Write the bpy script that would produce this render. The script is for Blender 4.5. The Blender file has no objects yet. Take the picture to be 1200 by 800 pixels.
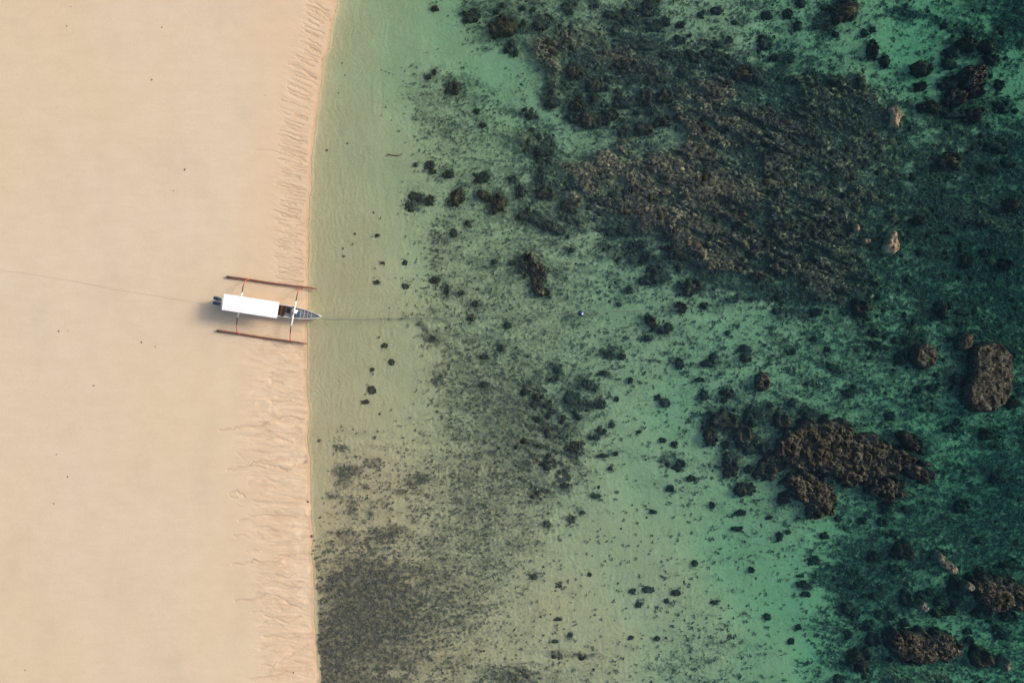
import bpy, math, random
import numpy as np
from mathutils import Vector, Matrix

sc = bpy.context.scene
C = sc.collection
R = math.radians

# ------------------------------------------------------------------ camera, sky, sun, exposure
H = 66.7                                   # height of the camera above the water
PPM = 12.0                                 # picture pixels (of 1200) per metre at water level
cam_d = bpy.data.cameras.new('camera')
cam_d.sensor_width = 36.0
cam_d.lens = 36.0 * H / 100.0
cam_d.clip_start = 0.5
cam_d.clip_end = 3000.0
cam = bpy.data.objects.new('camera', cam_d)
cam.location = (0, 0, H)
cam.rotation_euler = (0, 0, 0)
C.objects.link(cam)
sc.camera = cam

SUN_EL, SUN_AZ = 28.0, 73.0                # azimuth clockwise from +Y
w = bpy.data.worlds.new('World')
sc.world = w
w.use_nodes = True
nt = w.node_tree
bg = nt.nodes['Background']
sky = nt.nodes.new('ShaderNodeTexSky')
sky.sky_type = 'NISHITA'
sky.sun_disc = False
sky.sun_elevation = R(SUN_EL)
sky.sun_rotation = R(SUN_AZ)
sky.air_density = 1.0
sky.dust_density = 4.0
sky.ozone_density = 1.0
nt.links.new(sky.outputs[0], bg.inputs['Color'])
bg.inputs['Strength'].default_value = 0.13

sun_d = bpy.data.lights.new('sun', 'SUN')
sun_d.energy = 1.9
sun_d.angle = R(13)
sun_d.color = (1.0, 0.90, 0.76)
sun = bpy.data.objects.new('sun', sun_d)
sdir = Vector((math.sin(R(SUN_AZ)) * math.cos(R(SUN_EL)), math.cos(R(SUN_AZ)) * math.cos(R(SUN_EL)), math.sin(R(SUN_EL))))
sun.rotation_euler = sdir.to_track_quat('Z', 'Y').to_euler()
sun.location = (0, 0, 90)
C.objects.link(sun)

sc.view_settings.view_transform = 'Standard'
sc.view_settings.look = 'None'
sc.view_settings.gamma = 1.0
sc.view_settings.use_curve_mapping = False
sc.view_settings.exposure = 0.82
sc.render.engine = 'CYCLES'
sc.cycles.max_bounces = 5
sc.cycles.diffuse_bounces = 2
sc.cycles.glossy_bounces = 2
sc.cycles.transparent_max_bounces = 12
sc.cycles.use_denoising = True
sc.cycles.caustics_reflective = False
sc.cycles.caustics_refractive = False

rnd = random.Random(7)
rng = np.random.default_rng(11)

# ------------------------------------------------------------------ numpy noise
_T = {}
def vnoise(x, y, seed=0):
    if seed not in _T:
        _T[seed] = np.random.default_rng(1000 + seed).random((256, 256))
    t = _T[seed]
    xf = np.floor(x); yf = np.floor(y)
    xi = xf.astype(np.int64) & 255; yi = yf.astype(np.int64) & 255
    u = x - xf; v = y - yf
    u = u * u * u * (u * (u * 6 - 15) + 10); v = v * v * v * (v * (v * 6 - 15) + 10)
    x1 = (xi + 1) & 255; y1 = (yi + 1) & 255
    return (t[xi, yi] * (1 - u) + t[x1, yi] * u) * (1 - v) + (t[xi, y1] * (1 - u) + t[x1, y1] * u) * v
def fbm(x, y, seed=0, octv=4, gain=0.5):
    s = 0.0; a = 1.0; n = 0.0
    for k in range(octv):
        s = s + a * vnoise(x * 2.0 ** k + 17.3 * k, y * 2.0 ** k - 9.1 * k, seed + k)
        n += a; a *= gain
    return s / n                            # 0..1, mean .5
def sstep(a, b, x):
    t = np.clip((x - a) / (b - a), 0, 1)
    return t * t * (3 - 2 * t)
def sdf_poly(px, py, poly):
    """signed distance to a closed polygon, negative inside"""
    px = np.asarray(px, float); py = np.asarray(py, float)
    d = np.full(px.shape, 1e18); s = np.ones(px.shape)
    n = len(poly)
    for i in range(n):
        ax, ay = poly[i]; bx, by = poly[i - 1]
        ex, ey = bx - ax, by - ay
        wx, wy = px - ax, py - ay
        t = np.clip((wx * ex + wy * ey) / (ex * ex + ey * ey + 1e-12), 0, 1)
        d = np.minimum(d, (wx - ex * t) ** 2 + (wy - ey * t) ** 2)
        c1 = py >= ay; c2 = py < by; c3 = ex * wy > ey * wx
        s = np.where((c1 & c2 & c3) | (~c1 & ~c2 & ~c3), -s, s)
    return s * np.sqrt(d)

# ------------------------------------------------------------------ the lie of the land (map coordinates: 12 units a metre)
SHORE = [(-400, 400), (0, 396), (12, 393), (25, 388), (50, 385), (62, 383), (70, 378), (90, 376.5), (120, 372), (140, 369.5), (165, 366.8),
         (200, 364.5), (235, 362), (320, 360.5), (400, 359.5), (470, 360), (490, 362), (520, 360), (545, 363), (600, 363.5), (680, 367.5), (740, 369.5), (800, 372), (1200, 380)]
_sy = np.array([p[0] for p in SHORE], float); _sx = np.array([p[1] for p in SHORE], float)
def shore(py):
    py = np.asarray(py, float)
    return np.interp(py, _sy, _sx) + 5.0 * (fbm(py / 24.0, py * 0 + 3.3, 50, 3) - 0.5) + 1.4 * (vnoise(py / 5.0, py * 0 + 1.7, 51) - 0.5)

DEPTHS = [(420, 60, .5), (470, 60, .84), (540, 40, 1.15), (580, 80, 1.3), (480, 200, .62), (560, 220, .86), (400, 250, .27), (520, 300, .62), (480, 420, .35),
          (600, 390, .7), (680, 470, .88), (740, 440, 1.0), (800, 480, 1.4), (700, 600, .58), (760, 560, 1.0), (880, 640, 1.45), (930, 700, 1.65), (960, 770, 1.85),
          (700, 750, .35), (640, 720, .25), (560, 560, .3), (440, 560, .1), (880, 400, 1.35), (1050, 620, 1.9), (960, 60, 1.55), (1080, 70, 2.0), (820, 60, 1.0),
          (1150, 560, 2.1), (1180, 100, 1.9), (1180, 680, 2.0), (1180, 330, 2.0), (1180, 250, 1.7), (1060, 420, 1.7), (420, 420, .22), (420, 340, .2), (400, 480, .14),
          (420, 700, .12), (400, 620, .08), (520, 700, .2), (600, 640, .35), (820, 760, .75), (760, 690, .62), (420, 160, .38), (500, 120, .8), (640, 140, 1.2), (700, 10, .9),
          (620, 10, .95), (660, 300, .8), (740, 320, 1.1), (560, 470, .5), (640, 540, .5), (900, 780, 1.2), (1000, 690, 2.0), (1030, 790, 2.0), (1080, 400, 1.8), (850, 350, 1.2),
          (1000, 420, 1.6), (980, 20, 1.5), (1000, 160, 1.0), (1100, 180, 1.4), (1200, 800, 2.0), (1200, 0, 2.0), (600, 790, .25), (500, 790, .15), (1100, 500, 2.0)]
DSC = 0.66
_dp = np.array(DEPTHS, float)
def depth_map(px, py):
    px = np.clip(px, 330, 1210); py = np.clip(py, -10, 810)
    num = np.zeros(px.shape); den = np.full(px.shape, 1e-9)
    for x, y, d in _dp:
        q = (px - x) ** 2 + (py - y) ** 2
        wgt = 1.0 / (q + 900.0) ** 2
        num += wgt * d; den += wgt
    m = num / den
    s = np.maximum(px - shore(py), 0) / PPM
    return DSC * (m * (1 - np.exp(-s / 1.6))) + 0.05 * sstep(0, 0.35, s)

REEFS = [  # outlines of reef rock that comes up close to the surface
    [(614, 46), (650, 34), (690, 30), (712, 44), (700, 62), (668, 68), (662, 88), (656, 110), (645, 113), (640, 92), (630, 78), (618, 68)],
    [(690, 64), (735, 55), (772, 62), (784, 84), (772, 96), (745, 90), (705, 80)],
    [(648, 203), (684, 190), (720, 178), (770, 178), (806, 168), (818, 138), (806, 104), (820, 92), (846, 104), (868, 124), (900, 116), (915, 92), (960, 82), (1016, 96), (1045, 118),
     (1060, 150), (1030, 176), (1016, 205), (1040, 235), (1020, 275), (1024, 330), (1006, 352), (985, 352), (948, 345), (920, 340), (880, 330), (842, 318), (806, 300), (790, 276), (760, 264), (728, 247), (690, 235), (660, 218)],
    [(1075, 190), (1110, 176), (1135, 190), (1125, 205), (1095, 205)],
    [(1095, 245), (1150, 228), (1205, 232), (1205, 270), (1170, 285), (1120, 280)],
    [(585, 148), (610, 145), (630, 158), (622, 172), (600, 172)],
    [(1040, 776), (1075, 776), (1110, 780), (1120, 805), (1040, 806)],
]
_reefd = [1.0, .9, 1.0, .6, .5, .6, .6]
_reefw = [.32, .4, 1.0, .5, .6, .4, .5]
def reef_map(px, py):
    nx_ = 95 * (fbm(px / 42, py / 34, 20, 5, .6) - .5); ny_ = 80 * (fbm(px / 42, py / 34, 30, 5, .6) - .5)
    out = np.zeros(px.shape)
    for poly, k, wk in zip(REEFS, _reefd, _reefw):
        a = np.array(poly); wx = px + wk * nx_; wy = py + wk * ny_
        sel = (px > a[:, 0].min() - 60) & (px < a[:, 0].max() + 60) & (py > a[:, 1].min() - 60) & (py < a[:, 1].max() + 60)
        if sel.any():
            out[sel] = np.maximum(out[sel], k * sstep(8, -16, sdf_poly(wx[sel], wy[sel], poly)))
    holes = fbm(px / 34, (py - .38 * px) / 12, 40, 5, .6)
    big = np.clip((px - 780) / 120, 0, 1)
    return out * (1 - (.55 + .42 * big) * sstep(.51 - .02 * big, .60 - .02 * big, holes))

COVER = """0 0 0 0 0 2 6 6 6 5 5 4 4 5 4 3 4 4 3 3 6 3 4 4 4 5 5 6
0 0 0 0 0 1 4 6 6 6 6 5 5 6 4 4 4 3 4 3 5 3 3 3 4 5 5 6
0 0 0 1 2 2 1 1 3 7 7 6 7 7 6 6 5 5 5 4 4 3 3 3 3 5 5 4
0 0 0 2 4 4 4 3 3 6 5 5 6 6 6 6 6 7 7 7 6 5 5 4 3 6 5 4
0 0 0 2 5 6 5 4 4 4 3 4 6 6 6 6 7 7 7 8 8 6 6 5 5 6 5 5
0 0 0 1 4 6 6 6 6 6 4 5 6 5 5 6 7 7 7 7 7 7 6 5 5 6 6 6
0 0 0 0 3 4 4 5 6 6 6 7 6 7 7 7 7 7 7 7 7 6 6 6 6 6 7 7
0 0 0 1 3 3 4 5 5 6 7 7 7 7 7 7 7 7 7 7 7 7 6 7 7 7 7 7
0 0 1 1 3 4 5 5 5 6 7 7 8 7 7 7 7 7 7 7 7 7 7 7 8 8 8 8
0 1 1 1 3 5 5 5 5 5 5 6 6 6 7 7 7 7 8 8 8 7 6 7 7 8 8 8
0 1 1 1 3 5 5 6 6 6 5 5 5 5 7 6 7 7 7 7 7 7 6 7 7 7 8 8
0 0 1 2 3 5 5 6 5 5 5 5 4 4 5 4 5 6 6 7 7 6 6 5 6 6 7 7
0 0 0 1 4 5 5 5 5 5 5 4 4 4 4 3 4 4 5 5 5 5 5 5 6 6 6 7
0 0 0 1 4 6 6 6 5 5 5 4 4 4 4 4 4 5 5 5 5 5 5 6 5 5 6 6
0 0 1 0 2 6 6 7 6 5 5 4 4 4 4 5 4 4 5 5 5 5 5 5 5 6 6 5
0 0 0 0 2 6 7 7 7 6 6 5 3 3 3 4 5 5 5 5 5 5 5 5 5 5 5 6
0 1 0 1 3 6 6 7 7 7 6 4 3 2 3 5 6 6 5 5 5 5 5 5 5 5 5 6
2 3 3 3 4 5 6 7 7 7 6 4 3 3 3 4 5 5 5 5 5 5 5 5 5 5 6 6
3 4 3 4 5 5 6 7 7 6 5 3 2 3 3 4 4 4 5 5 5 5 5 5 5 6 7 6
3 5 4 4 5 5 6 6 6 5 4 3 2 2 3 3 3 4 4 4 5 5 5 6 6 6 7 7
2 4 4 3 4 5 6 6 5 4 3 2 2 2 2 3 3 3 3 3 5 6 6 6 7 7 7 7
4 6 6 5 5 6 6 6 5 3 2 2 2 2 2 3 3 3 2 3 6 7 7 6 6 6 7 7
5 8 8 7 6 6 6 5 4 3 2 2 2 2 3 3 3 2 2 2 6 7 6 6 5 5 6 6
6 9 9 8 7 7 6 5 3 2 2 2 2 2 3 3 3 2 2 2 5 6 6 6 5 5 5 5
7 9 9 9 7 6 5 4 3 2 2 2 2 3 4 4 3 2 2 3 5 5 5 5 4 4 5 5
7 9 8 7 6 5 5 3 3 3 3 4 3 3 4 4 4 3 2 1 5 5 5 5 5 4 4 5
7 8 7 6 5 5 5 6 7 5 4 3 3 4 5 4 4 4 3 2 4 5 5 5 5 5 5 5"""
_cv = np.array([[int(v) for v in row.split()] for row in COVER.split('\n')], float) / 10.0
# extra patches of weed with an outline of their own: x, y, rx, ry, turn, amount
PATCHES = [(397, 525, 10, 6, 0, .6), (400, 556, 26, 9, -8, .55), (388, 583, 12, 7, 0, .5), (412, 602, 9, 5, 10, .4), (437, 600, 6, 4, 0, .5), (395, 623, 22, 6, 0, .4),
           (490, 563, 18, 6, 5, .5), (470, 575, 9, 4, 0, .4), (545, 565, 8, 3, 0, .4), (555, 597, 5, 5, 0, .4), (436, 545, 12, 5, 0, .4), (450, 626, 22, 7, 0, .4),
           (679, 763, 12, 6, 0, .5), (650, 763, 13, 5, 0, .45), (879, 720, 9, 6, 0, .5), (497, 381, 5, 9, 0, .6), (512, 440, 8, 9, 0, .5), (567, 64, 11, 7, -20, .6),
           (615, 136, 20, 5, 12, .6), (1060, 19, 20, 7, 8, .6), (1095, 28, 14, 6, 10, .5), (748, 52, 26, 9, 0, .6), (735, 78, 20, 10, 0, .5), (670, 217, 16, 6, 20, .6),
           (692, 230, 18, 7, 30, .6), (718, 240, 16, 8, 20, .6), (748, 248, 20, 8, 20, .6), (774, 258, 16, 7, 25, .6), (737, 286, 14, 6, 15, .4), (790, 297, 12, 8, 0, .5),
           (785, 270, 14, 9, 0, .5), (900, 135, 30, 8, 5, .3), (870, 87, 30, 14, 0, .5), (930, 145, 34, 14, 10, .25), (1010, 140, 25, 15, 0, .3), (890, 145, 40, 10, 15, .3),
           (953, 268, 20, 16, 0, .35), (866, 252, 16, 8, 0, .35), (1170, 172, 22, 10, 0, .4), (1172, 560, 22, 18, 0, .3), (1000, 345, 18, 12, 20, .5), (1100, 352, 16, 9, 0, .4),
           (1185, 25, 24, 10, 30, .4), (540, 105, 60, 18, 15, .25), (715, 416, 12, 7, 0, .6), (787, 539, 14, 6, 15, .4), (485, 240, 18, 9, 0, .4), (512, 278, 6, 8, 0, .4), (600, 790, 30, 9, 0, .4),
           (1020, 690, 40, 30, 0, .15), (880, 345, 60, 9, 12, .35), (955, 345, 40, 8, 8, .35), (760, 305, 30, 7, 15, .35), (560, 305, 40, 6, 5, .2), (420, 690, 50, 30, 0, .2), (395, 760, 25, 40, 0, .2)]
# small and middling heads: x, y, rx, ry, turn, kind
HEADS_TXT = """553 18 10 9 0 D;590 30 13 13 0 M;531 104 9 8 0 D;502 90 3 3 0 D;509 84 3 3 0 D;559 130 4 3 0 D;566 146 4 3 0 D;510 9 5 4 0 D;594 58 5 4 0 D;600 50 4 4 0 D;604 62 4 4 0 D
634 28 9 6 0 D;668 14 4 3.5 0 D;613 9 3 3 0 D;582 14 4 3 0 D;624 12 3 2.5 0 D;589 6 3 3 0 D;662 6 4 3 0 D;716 17 8 5 0 D;699 6 4 4 0 D;735 23 9 6 0 D;722 35 6 6 0 D;760 6 9 6 0 D;760 14 8 4 0 D
768 30 10 7 0 D;780 25 5 6 0 D;798 29 6 4 0 D;797 47 6 5 0 D;780 64 9 4 0 D;770 87 12 9 0 D;674 82 10 10 0 M;698 99 11 9 0 M;674 123 9 6.5 0 M;649 119 10 6 -15 D;694 120 4 3 0 D;693 138 12 11 0 M
716 134 10 8 0 M;731 121 9 6 0 D;757 115 8 11 0 M;779 113 9 9 0 M;672 138 8 6 0 D;778 141 9 6 0 M;755 150 10 8 0 M;747 131 5 4 0 D;763 131 5 4 0 D;797 137 6 6 0 M;624 152 3 2.5 0 D;793 125 5 4 0 D
735 50 14 7 0 D;755 53 13 7 0 D;728 76 12 7 0 M;746 82 10 7 0 D
840 12 8 4 0 D;822 17 4 4 0 D;861 26 3.5 2.5 0 D;900 17 7 6 0 D;923 16 6 5.5 0 D;940 3 6 5 0 D;935 30 5 6 0 D;897 50 8 7 0 D;855 48 4 3 0 D;840 52 4 4 0 D;808 42 3 2 0 D;830 62 8 6 0 D
815 67 9 6 0 D;850 72 7 5 0 D;841 79 7 5 0 D;801 84 8 7 0 D;870 86 13 9 0 M;889 88 12 9 0 D;990 12 17 13 0 M;980 39 4 4 0 D;972 32 5 4 0 D;925 70 5 4 0 D;908 68 6 4 0 D;948 88 6 5 0 D;842 141 9 6 -15 D;800 136 6 5 0 D
1014 38 4 5 0 D;1024 34 4 4 0 D;1023 58 6 11 0 M;1039 71 6 7.5 0 M;1107 30 5 3.5 0 D;1083 77 12 10 -15 M;1081 101 7 6 0 M;1092 125 11 7 10 M;1141 136 10 9 0 M;1118 134 12 5 0 D;1172 99 6 6 0 D;1175 125 9 7 0 D
1136 37 5 4 0 D;1174 32 5 3 0 D;1133 51 11 8 0 M;1160 53 9 9 0 M;1117 61 9 7 0 D;1114 73 8 7 0 D;1127 93 9 9 0 M;1113 98 9 8 0 D;1121 115 12 10 0 B;1144 107 8 7 0 B;1162 69 7 6 0 M
480 242 5 6 0 D;486 230 7 5 0 D;493 233 5 5 0 D;503 235 5 6 0 D;537 230 8 12 30 M;584 238 10 11 0 M;569 228 9 6 20 M;565 208 9 8 0 D;526 204 5 5 0 D;504 194 6 5 0 D;507 201 4 3 0 D;487 193 3 2.5 0 D;548 261 3 3 0 D
532 273 4 5 0 D;449 308 3 2 0 D;474 308 3 3 0 D;580 306 4 3 0 D;442 276 3 2 0 D
638 175 11 7 0 D;601 210 5 4 0 D;610 224 4 8 0 D;634 210 5 6 0 D;638 226 10 8 0 M;698 214 5 6 0 D;668 241 10 8 0 M;630 257 14 7 30 D;615 254 9 5 10 D;642 265 7 6 0 D;656 271 8 4 0 D;669 293 4 3 0 D
735 269 11 6 0 D;715 271 6 6 0 D;752 286 6 5 0 D;758 301 6 6 0 D;792 297 9 8 0 D;785 271 10 8 0 M;768 316 9 5 0 D;600 308 4 3 0 D;676 219 9 5 20 D;700 234 10 6 30 D;722 241 9 6 0 D;746 247 12 7 10 M;766 256 9 6 0 D
852 188 4 2.5 0 D;869 231 8 3 0 D;853 225 3 3 0 D;905 228 6 6 0 D;866 252 12 7 0 M;953 268 14 13 0 M;925 262 11 9 0 M;798 298 11 6 20 M;836 315 6 4 0 D;980 247 6 4 20 D;983 260 3 3 0 D;995 288 6 5 0 D
999 298 4 3 0 D;1078 258 6 6 0 M;1134 307 8 8 0 M;1155 296 6 6 0 D;1180 310 9 7 0 M;1170 172 14 7 0 D;1183 190 8 6 0 D;1160 196 12 7 0 D;1112 188 14 9 0 M;1148 249 5 4 0 M;1185 240 10 8 0 M
475 335 4 4 0 D;441 331 4 3 0 D;510 328 5 4 0 D;524 340 3 5 0 D;540 343 3 3 0 D;557 356 5 3 15 D;552 372 4 4 0 D;595 381 4 4 0 D;507 397 6 5 -20 D;450 405 4 3 0 D;459 424 4 4 0 D;436 433 3 2.5 0 D;436 456 5 5.5 0 D
428 471 5 3 0 D;567 451 5 4 0 D;587 408 4 4 0 D;567 418 5 3 0 D
763 376 7 7 -30 M;775 386 11 5 0 D;784 383 5 5 0 D;760 396 5 4 0 D;756 329 8 5 0 D;769 325 6 6 0 D;738 340 4 4 0 D;726 356 3 3 0 D;714 416 6 5 0 D;729 418 4 4 0 D;653 434 4 3.5 0 D;648 445 5 3 0 D;687 449 5 5 0 D
698 456 3 3 0 D;671 467 9 8 0 D;692 474 5 4 0 D;704 474 5 5 0 D;626 474 5 3.5 0 D;739 446 3.5 3.5 0 D;780 471 6 6 0 D;771 466 4 4 0 D;708 437 4 3 0 D;723 468 3 3 0 D
811 337 11 10 -20 M;800 360 7 6 0 B;826 358 5 4 0 D;797 426 5 7 0 D;837 417 6 4 -20 D;829 426 9 4 0 D;853 390 3 3 0 D;872 408 5 4 0 D;875 419 6 5 0 M;926 413 4 4 0 D;954 397 4 3 0 D;970 410 4 3 0 D;976 431 6 4 30 D;984 436 3 3 0 D
855 461 6 5 0 M;826 463 5 6 0 D;904 475 5 4 0 D;927 473 5 4 0 D;993 461 4 4 0 D;957 366 8 5 0 D;911 364 5 4 0 D;863 350 3 2 0 D;880 351 3 2.5 0 D;945 450 3 2 0 D;820 445 5 3 0 D
1009 360 11 10 0 M;1107 362 9 10 20 M;1129 366 8 4 0 D;1190 471 9 8 0 M;1055 420 7 7 0 D;1051 398 5 4 0 D;1063 399 6 5 0 D;1125 443 8 7 0 D;1027 404 8 5 15 D;995 461 6 5 20 D;1076 457 5 4 0 D;1093 454 6 5 0 D;1187 417 5 4 0 D;1025 390 6 5 0 D
648 482 5 3 0 D;679 488 3 2.5 0 D;673 525 6.5 6.5 0 M;718 498 3 3 0 D;708 506 3.5 3.5 0 D;699 512 4 3 0 D;749 506 3 2.5 0 D;707 534 6 2.5 0 D;722 532 3 2.5 0 D;715 549 2.5 2.5 0 D;777 516 5 3 0 D;791 521 4 4 0 D;797 543 4 5 0 D
662 553 4 4 0 D;661 569 6 3 0 D;699 581 6 3 0 D;670 608 4 4 0 D;683 600 3 2.5 0 D;641 613 3 3 0 D;766 600 3.5 2.5 0 D;786 573 5 4 0 D
848 492 16 11 10 M;872 510 12 12 0 M;881 491 8 9 0 D;834 511 8 12 0 M;880 527 8 6 0 D;868 520 6 6 0 D;895 525 5 7 0 D;852 522 6 5 0 D;857 536 8 8 0 D;858 550 9 12 0 M;879 550 5 5 0 D;899 553 14 12 0 M;904 536 9 7 0 M;917 493 11 9 0 M;945 483 7 5 0 D
874 574 12 8 -10 M;921 584 8 8 0 M;952 605 5 4 0 B;943 513 5 6 0 M;914 629 4 5.5 0 D;924 623 3 3 0 D;902 607 4 2.5 0 D;869 601 5 4 0 D;800 544 4 4 0 D;810 561 5 4 0 D;835 592 4 4 0 D;865 620 7 3 0 D;983 607 4 4 0 D;968 628 6 5 0 D
1071 519 10 8 20 D;1082 527 8 6 30 D;1040 594 8 7 0 D;1064 596 6 4 0 D;1044 488 6 6 0 D;1158 510 6 6 0 M;1122 495 4 4 0 D;1112 503 6 4 0 D;1035 612 7 5 0 D;1012 610 5 4 0 D;1048 625 5 4 0 D;1172 560 10 8 0 D;1127 594 9 8 0 D;1150 633 9 4 0 D;1060 637 7 5 0 D
626 675 3.5 3.5 0 D;655 685 4 4 0 D;654 725 4 2.5 0 D;668 744 4 3 0 D;650 751 4 2.5 0 D;691 673 3 2.5 0 D;742 693 4 3.5 0 D;760 691 7 4 0 D;782 704 3.5 3.5 0 D;748 709 4 3.5 0 D;771 748 3.5 3 0 D;739 747 4 2.5 0 D;793 694 5 4 0 D
955 658 7 6 0 D;943 686 7 5 20 D;945 697 6 3 0 D;938 675 4 2 0 D;881 668 4 3.5 0 D;838 706 5 2.5 0 D;900 723 4 4 0 D;937 735 4 4 0 D;927 752 4 3.5 0 D;815 660 4 4 0 D;995 744 5 5 0 D;996 712 8 7 0 D;990 686 8 3 0 D
1027 652 7 6 0 D;1060 648 12 10 0 M;1050 667 8 5 20 D;1063 701 8 9 0 D;1080 698 5 5 0 D;1091 694 5 5 0 D;1122 678 7 6 0 M;1117 691 7 8 0 D;1103 704 8 6 -30 D;1122 705 8 7 0 D;1100 718 7 5 0 M;1115 718 8 5 0 M;1146 718 6 5 0 D;1158 718 5 4 0 D;1183 723 9 7 0 D
1045 722 5 5 0 D;1019 733 6 6 0 D;1024 750 8 8 0 D;1062 730 6 6 0 D;1029 720 4 4 0 D;1026 698 7 4 0 D;1003 687 8 4 0 D;1003 718 6 5 0 D;1168 737 4 5 0 D;1175 746 7 4 0 D;1137 751 6 4 0 D;1134 740 5 4 0 D;1151 771 14 12 0 M;1010 776 13 14 0 M;984 797 6 6 0 D;1185 662 12 5 0 D"""
HEADS = []
for row in HEADS_TXT.replace('\n', ';').split(';'):
    f_ = row.split(); HEADS.append((*[float(v) for v in f_[:5]], f_[5]))

def ell(px, py, p):
    c, s = math.cos(R(p[4])), math.sin(R(p[4]))
    dx, dy = px - p[0], py - p[1]
    return ((dx * c + dy * s) / p[2]) ** 2 + ((-dx * s + dy * c) / p[3]) ** 2
def cover_map(px, py):
    wx = px + 34 * (fbm(px / 40, py / 22, 60, 4) - .5) + 110 * sstep(640, 800, px) * (fbm(px / 70, py / 26, 64, 5, .6) - .5); wy = py + 46 * (fbm(px / 36, py / 22, 70, 5, .6) - .5)
    gx = np.clip((wx - 375) / 30, 0, 26.999); gy = np.clip((wy - 15) / 30, 0, 25.999)
    xi = gx.astype(int); yi = gy.astype(int); u = gx - xi; v = gy - yi
    u = u * u * (3 - 2 * u); v = v * v * (3 - 2 * v)
    c = (_cv[yi, xi] * (1 - u) + _cv[yi, xi + 1] * u) * (1 - v) + (_cv[yi + 1, xi] * (1 - u) + _cv[yi + 1, xi + 1] * u) * v
    c = c * (1 + .10 * sstep(880, 1060, px)) + .09 * sstep(610, 680, px) * sstep(130, 70, py) * sstep(1010, 930, px) + .02 * sstep(760, 900, px)
    for p in PATCHES:
        m = max(p[2], p[3]) * 1.9
        sel = (abs(px - p[0]) < m) & (abs(py - p[1]) < m)
        if sel.any():
            sx = px[sel] * .5 + wx[sel] * .5; sy = py[sel] * .5 + wy[sel] * .5
            c[sel] += p[5] * .8 * np.exp(-1.1 * ell(sx, sy, p) ** 1.5)
    for h_ in HEADS:
        m = max(h_[2], h_[3]) * 2.6 + 4
        sel = (abs(px - h_[0]) < m) & (abs(py - h_[1]) < m)
        if sel.any():
            sx = px[sel] * .7 + wx[sel] * .3; sy = py[sel] * .7 + wy[sel] * .3
            c[sel] += (.30 - .22 * float(sstep(660, 800, h_[0]))) * np.exp(-ell(sx, sy, (h_[0] - 1.5, h_[1], h_[2] * 1.55 + 1, h_[3] * 1.5 + 1, h_[4])) ** 1.2)
    off = px - shore(py)
    edge = 6 + 26 * sstep(640, 560, py) + 10 * (fbm(py / 18, py * 0, 75, 3) - .5)
    edge = np.where(py < 490, 40, edge)
    c = c * sstep(edge * .4, edge, off)
    return np.clip(c, 0, 1)

# ------------------------------------------------------------------ rills in the wet sand: polylines (x, y) with a strength
RILLS = [([(257, 504), (272, 502), (283, 500), (300, 500), (312, 494), (321, 493), (330, 489), (340, 488.5), (356, 491)], 1.0),
         ([(266, 550), (275, 549), (285, 548), (296, 542), (304, 541), (312, 544), (322, 546), (335, 550.5)], 1.0), ([(272, 553), (284, 549), (300, 545), (310, 549)], .6),
         ([(335, 550), (348, 546), (358, 541)], .6), ([(322, 512), (332, 515), (342, 518)], .8), ([(328, 523), (338, 525)], .6),
         ([(268, 578), (277, 575), (283, 579), (287, 582)], .8), ([(270, 582), (277, 583)], .6), ([(280, 609), (290, 607), (298, 604), (310, 603), (345, 606)], .8),
         ([(273, 628), (284, 626), (292, 631)], .6), ([(272, 661), (284, 661), (297, 656), (308, 659), (322, 658), (338, 652)], .9), ([(322, 673), (334, 677), (346, 672)], .6),
         ([(275, 703), (292, 704), (300, 700), (312, 696), (328, 699), (338, 706), (352, 712)], .9), ([(310, 721), (322, 724), (337, 729), (352, 722)], .8),
         ([(309, 746), (322, 745), (340, 748), (350, 746)], .7), ([(305, 759), (318, 756), (330, 752), (345, 748)], .7), ([(306, 778), (318, 779), (325, 776), (345, 765), (360, 755)], .7),
         ([(290, 796), (305, 795), (318, 793), (335, 786)], .7), ([(326, 585), (345, 584), (358, 585)], .5), ([(315, 442), (328, 440), (344, 436)], .7), ([(318, 448), (330, 449)], .7),
         ([(320, 462), (334, 466), (346, 467)], .7), ([(318, 470), (330, 471), (340, 469)], .6), ([(300, 176), (318, 176), (330, 180), (342, 184), (352, 190)], .5)]
_r = random.Random(3)
y = 1.0
while y < 335:                              # the close-set fan of small channels along the upper waterline
    ledge = float(np.interp(y, [0, 60, 80, 120, 180, 240, 330], [362, 352, 338, 334, 328, 328, 324]))
    slope = float(np.interp(y, [0, 100, 160, 240, 330], [.55, .42, .28, .16, .10]))
    sx_ = float(np.interp(y, _sy, _sx))
    x0 = ledge + _r.uniform(-5, 12); x1 = sx_ - _r.uniform(5, 16)
    n = 7; pts = []; yy = y
    for k in range(n):
        t = k / (n - 1)
        pts.append((x0 + (x1 - x0) * t, yy + _r.uniform(-1.0, 1.0)))
        yy += (x1 - x0) / (n - 1) * slope * _r.uniform(.3, 1.7)
    st = _r.uniform(.45, 1.05)
    RILLS.append((pts, st))
    if _r.random() < .6:                    # a side branch that joins
        j = _r.randint(2, 4)
        RILLS.append(([(pts[j][0] - _r.uniform(8, 14), pts[j][1] - _r.uniform(2, 6)), (pts[j][0] - 4, pts[j][1] - 1.5), pts[j]], st * .7))
    y += _r.uniform(1.5, 3.8)
y = 405.0
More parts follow.
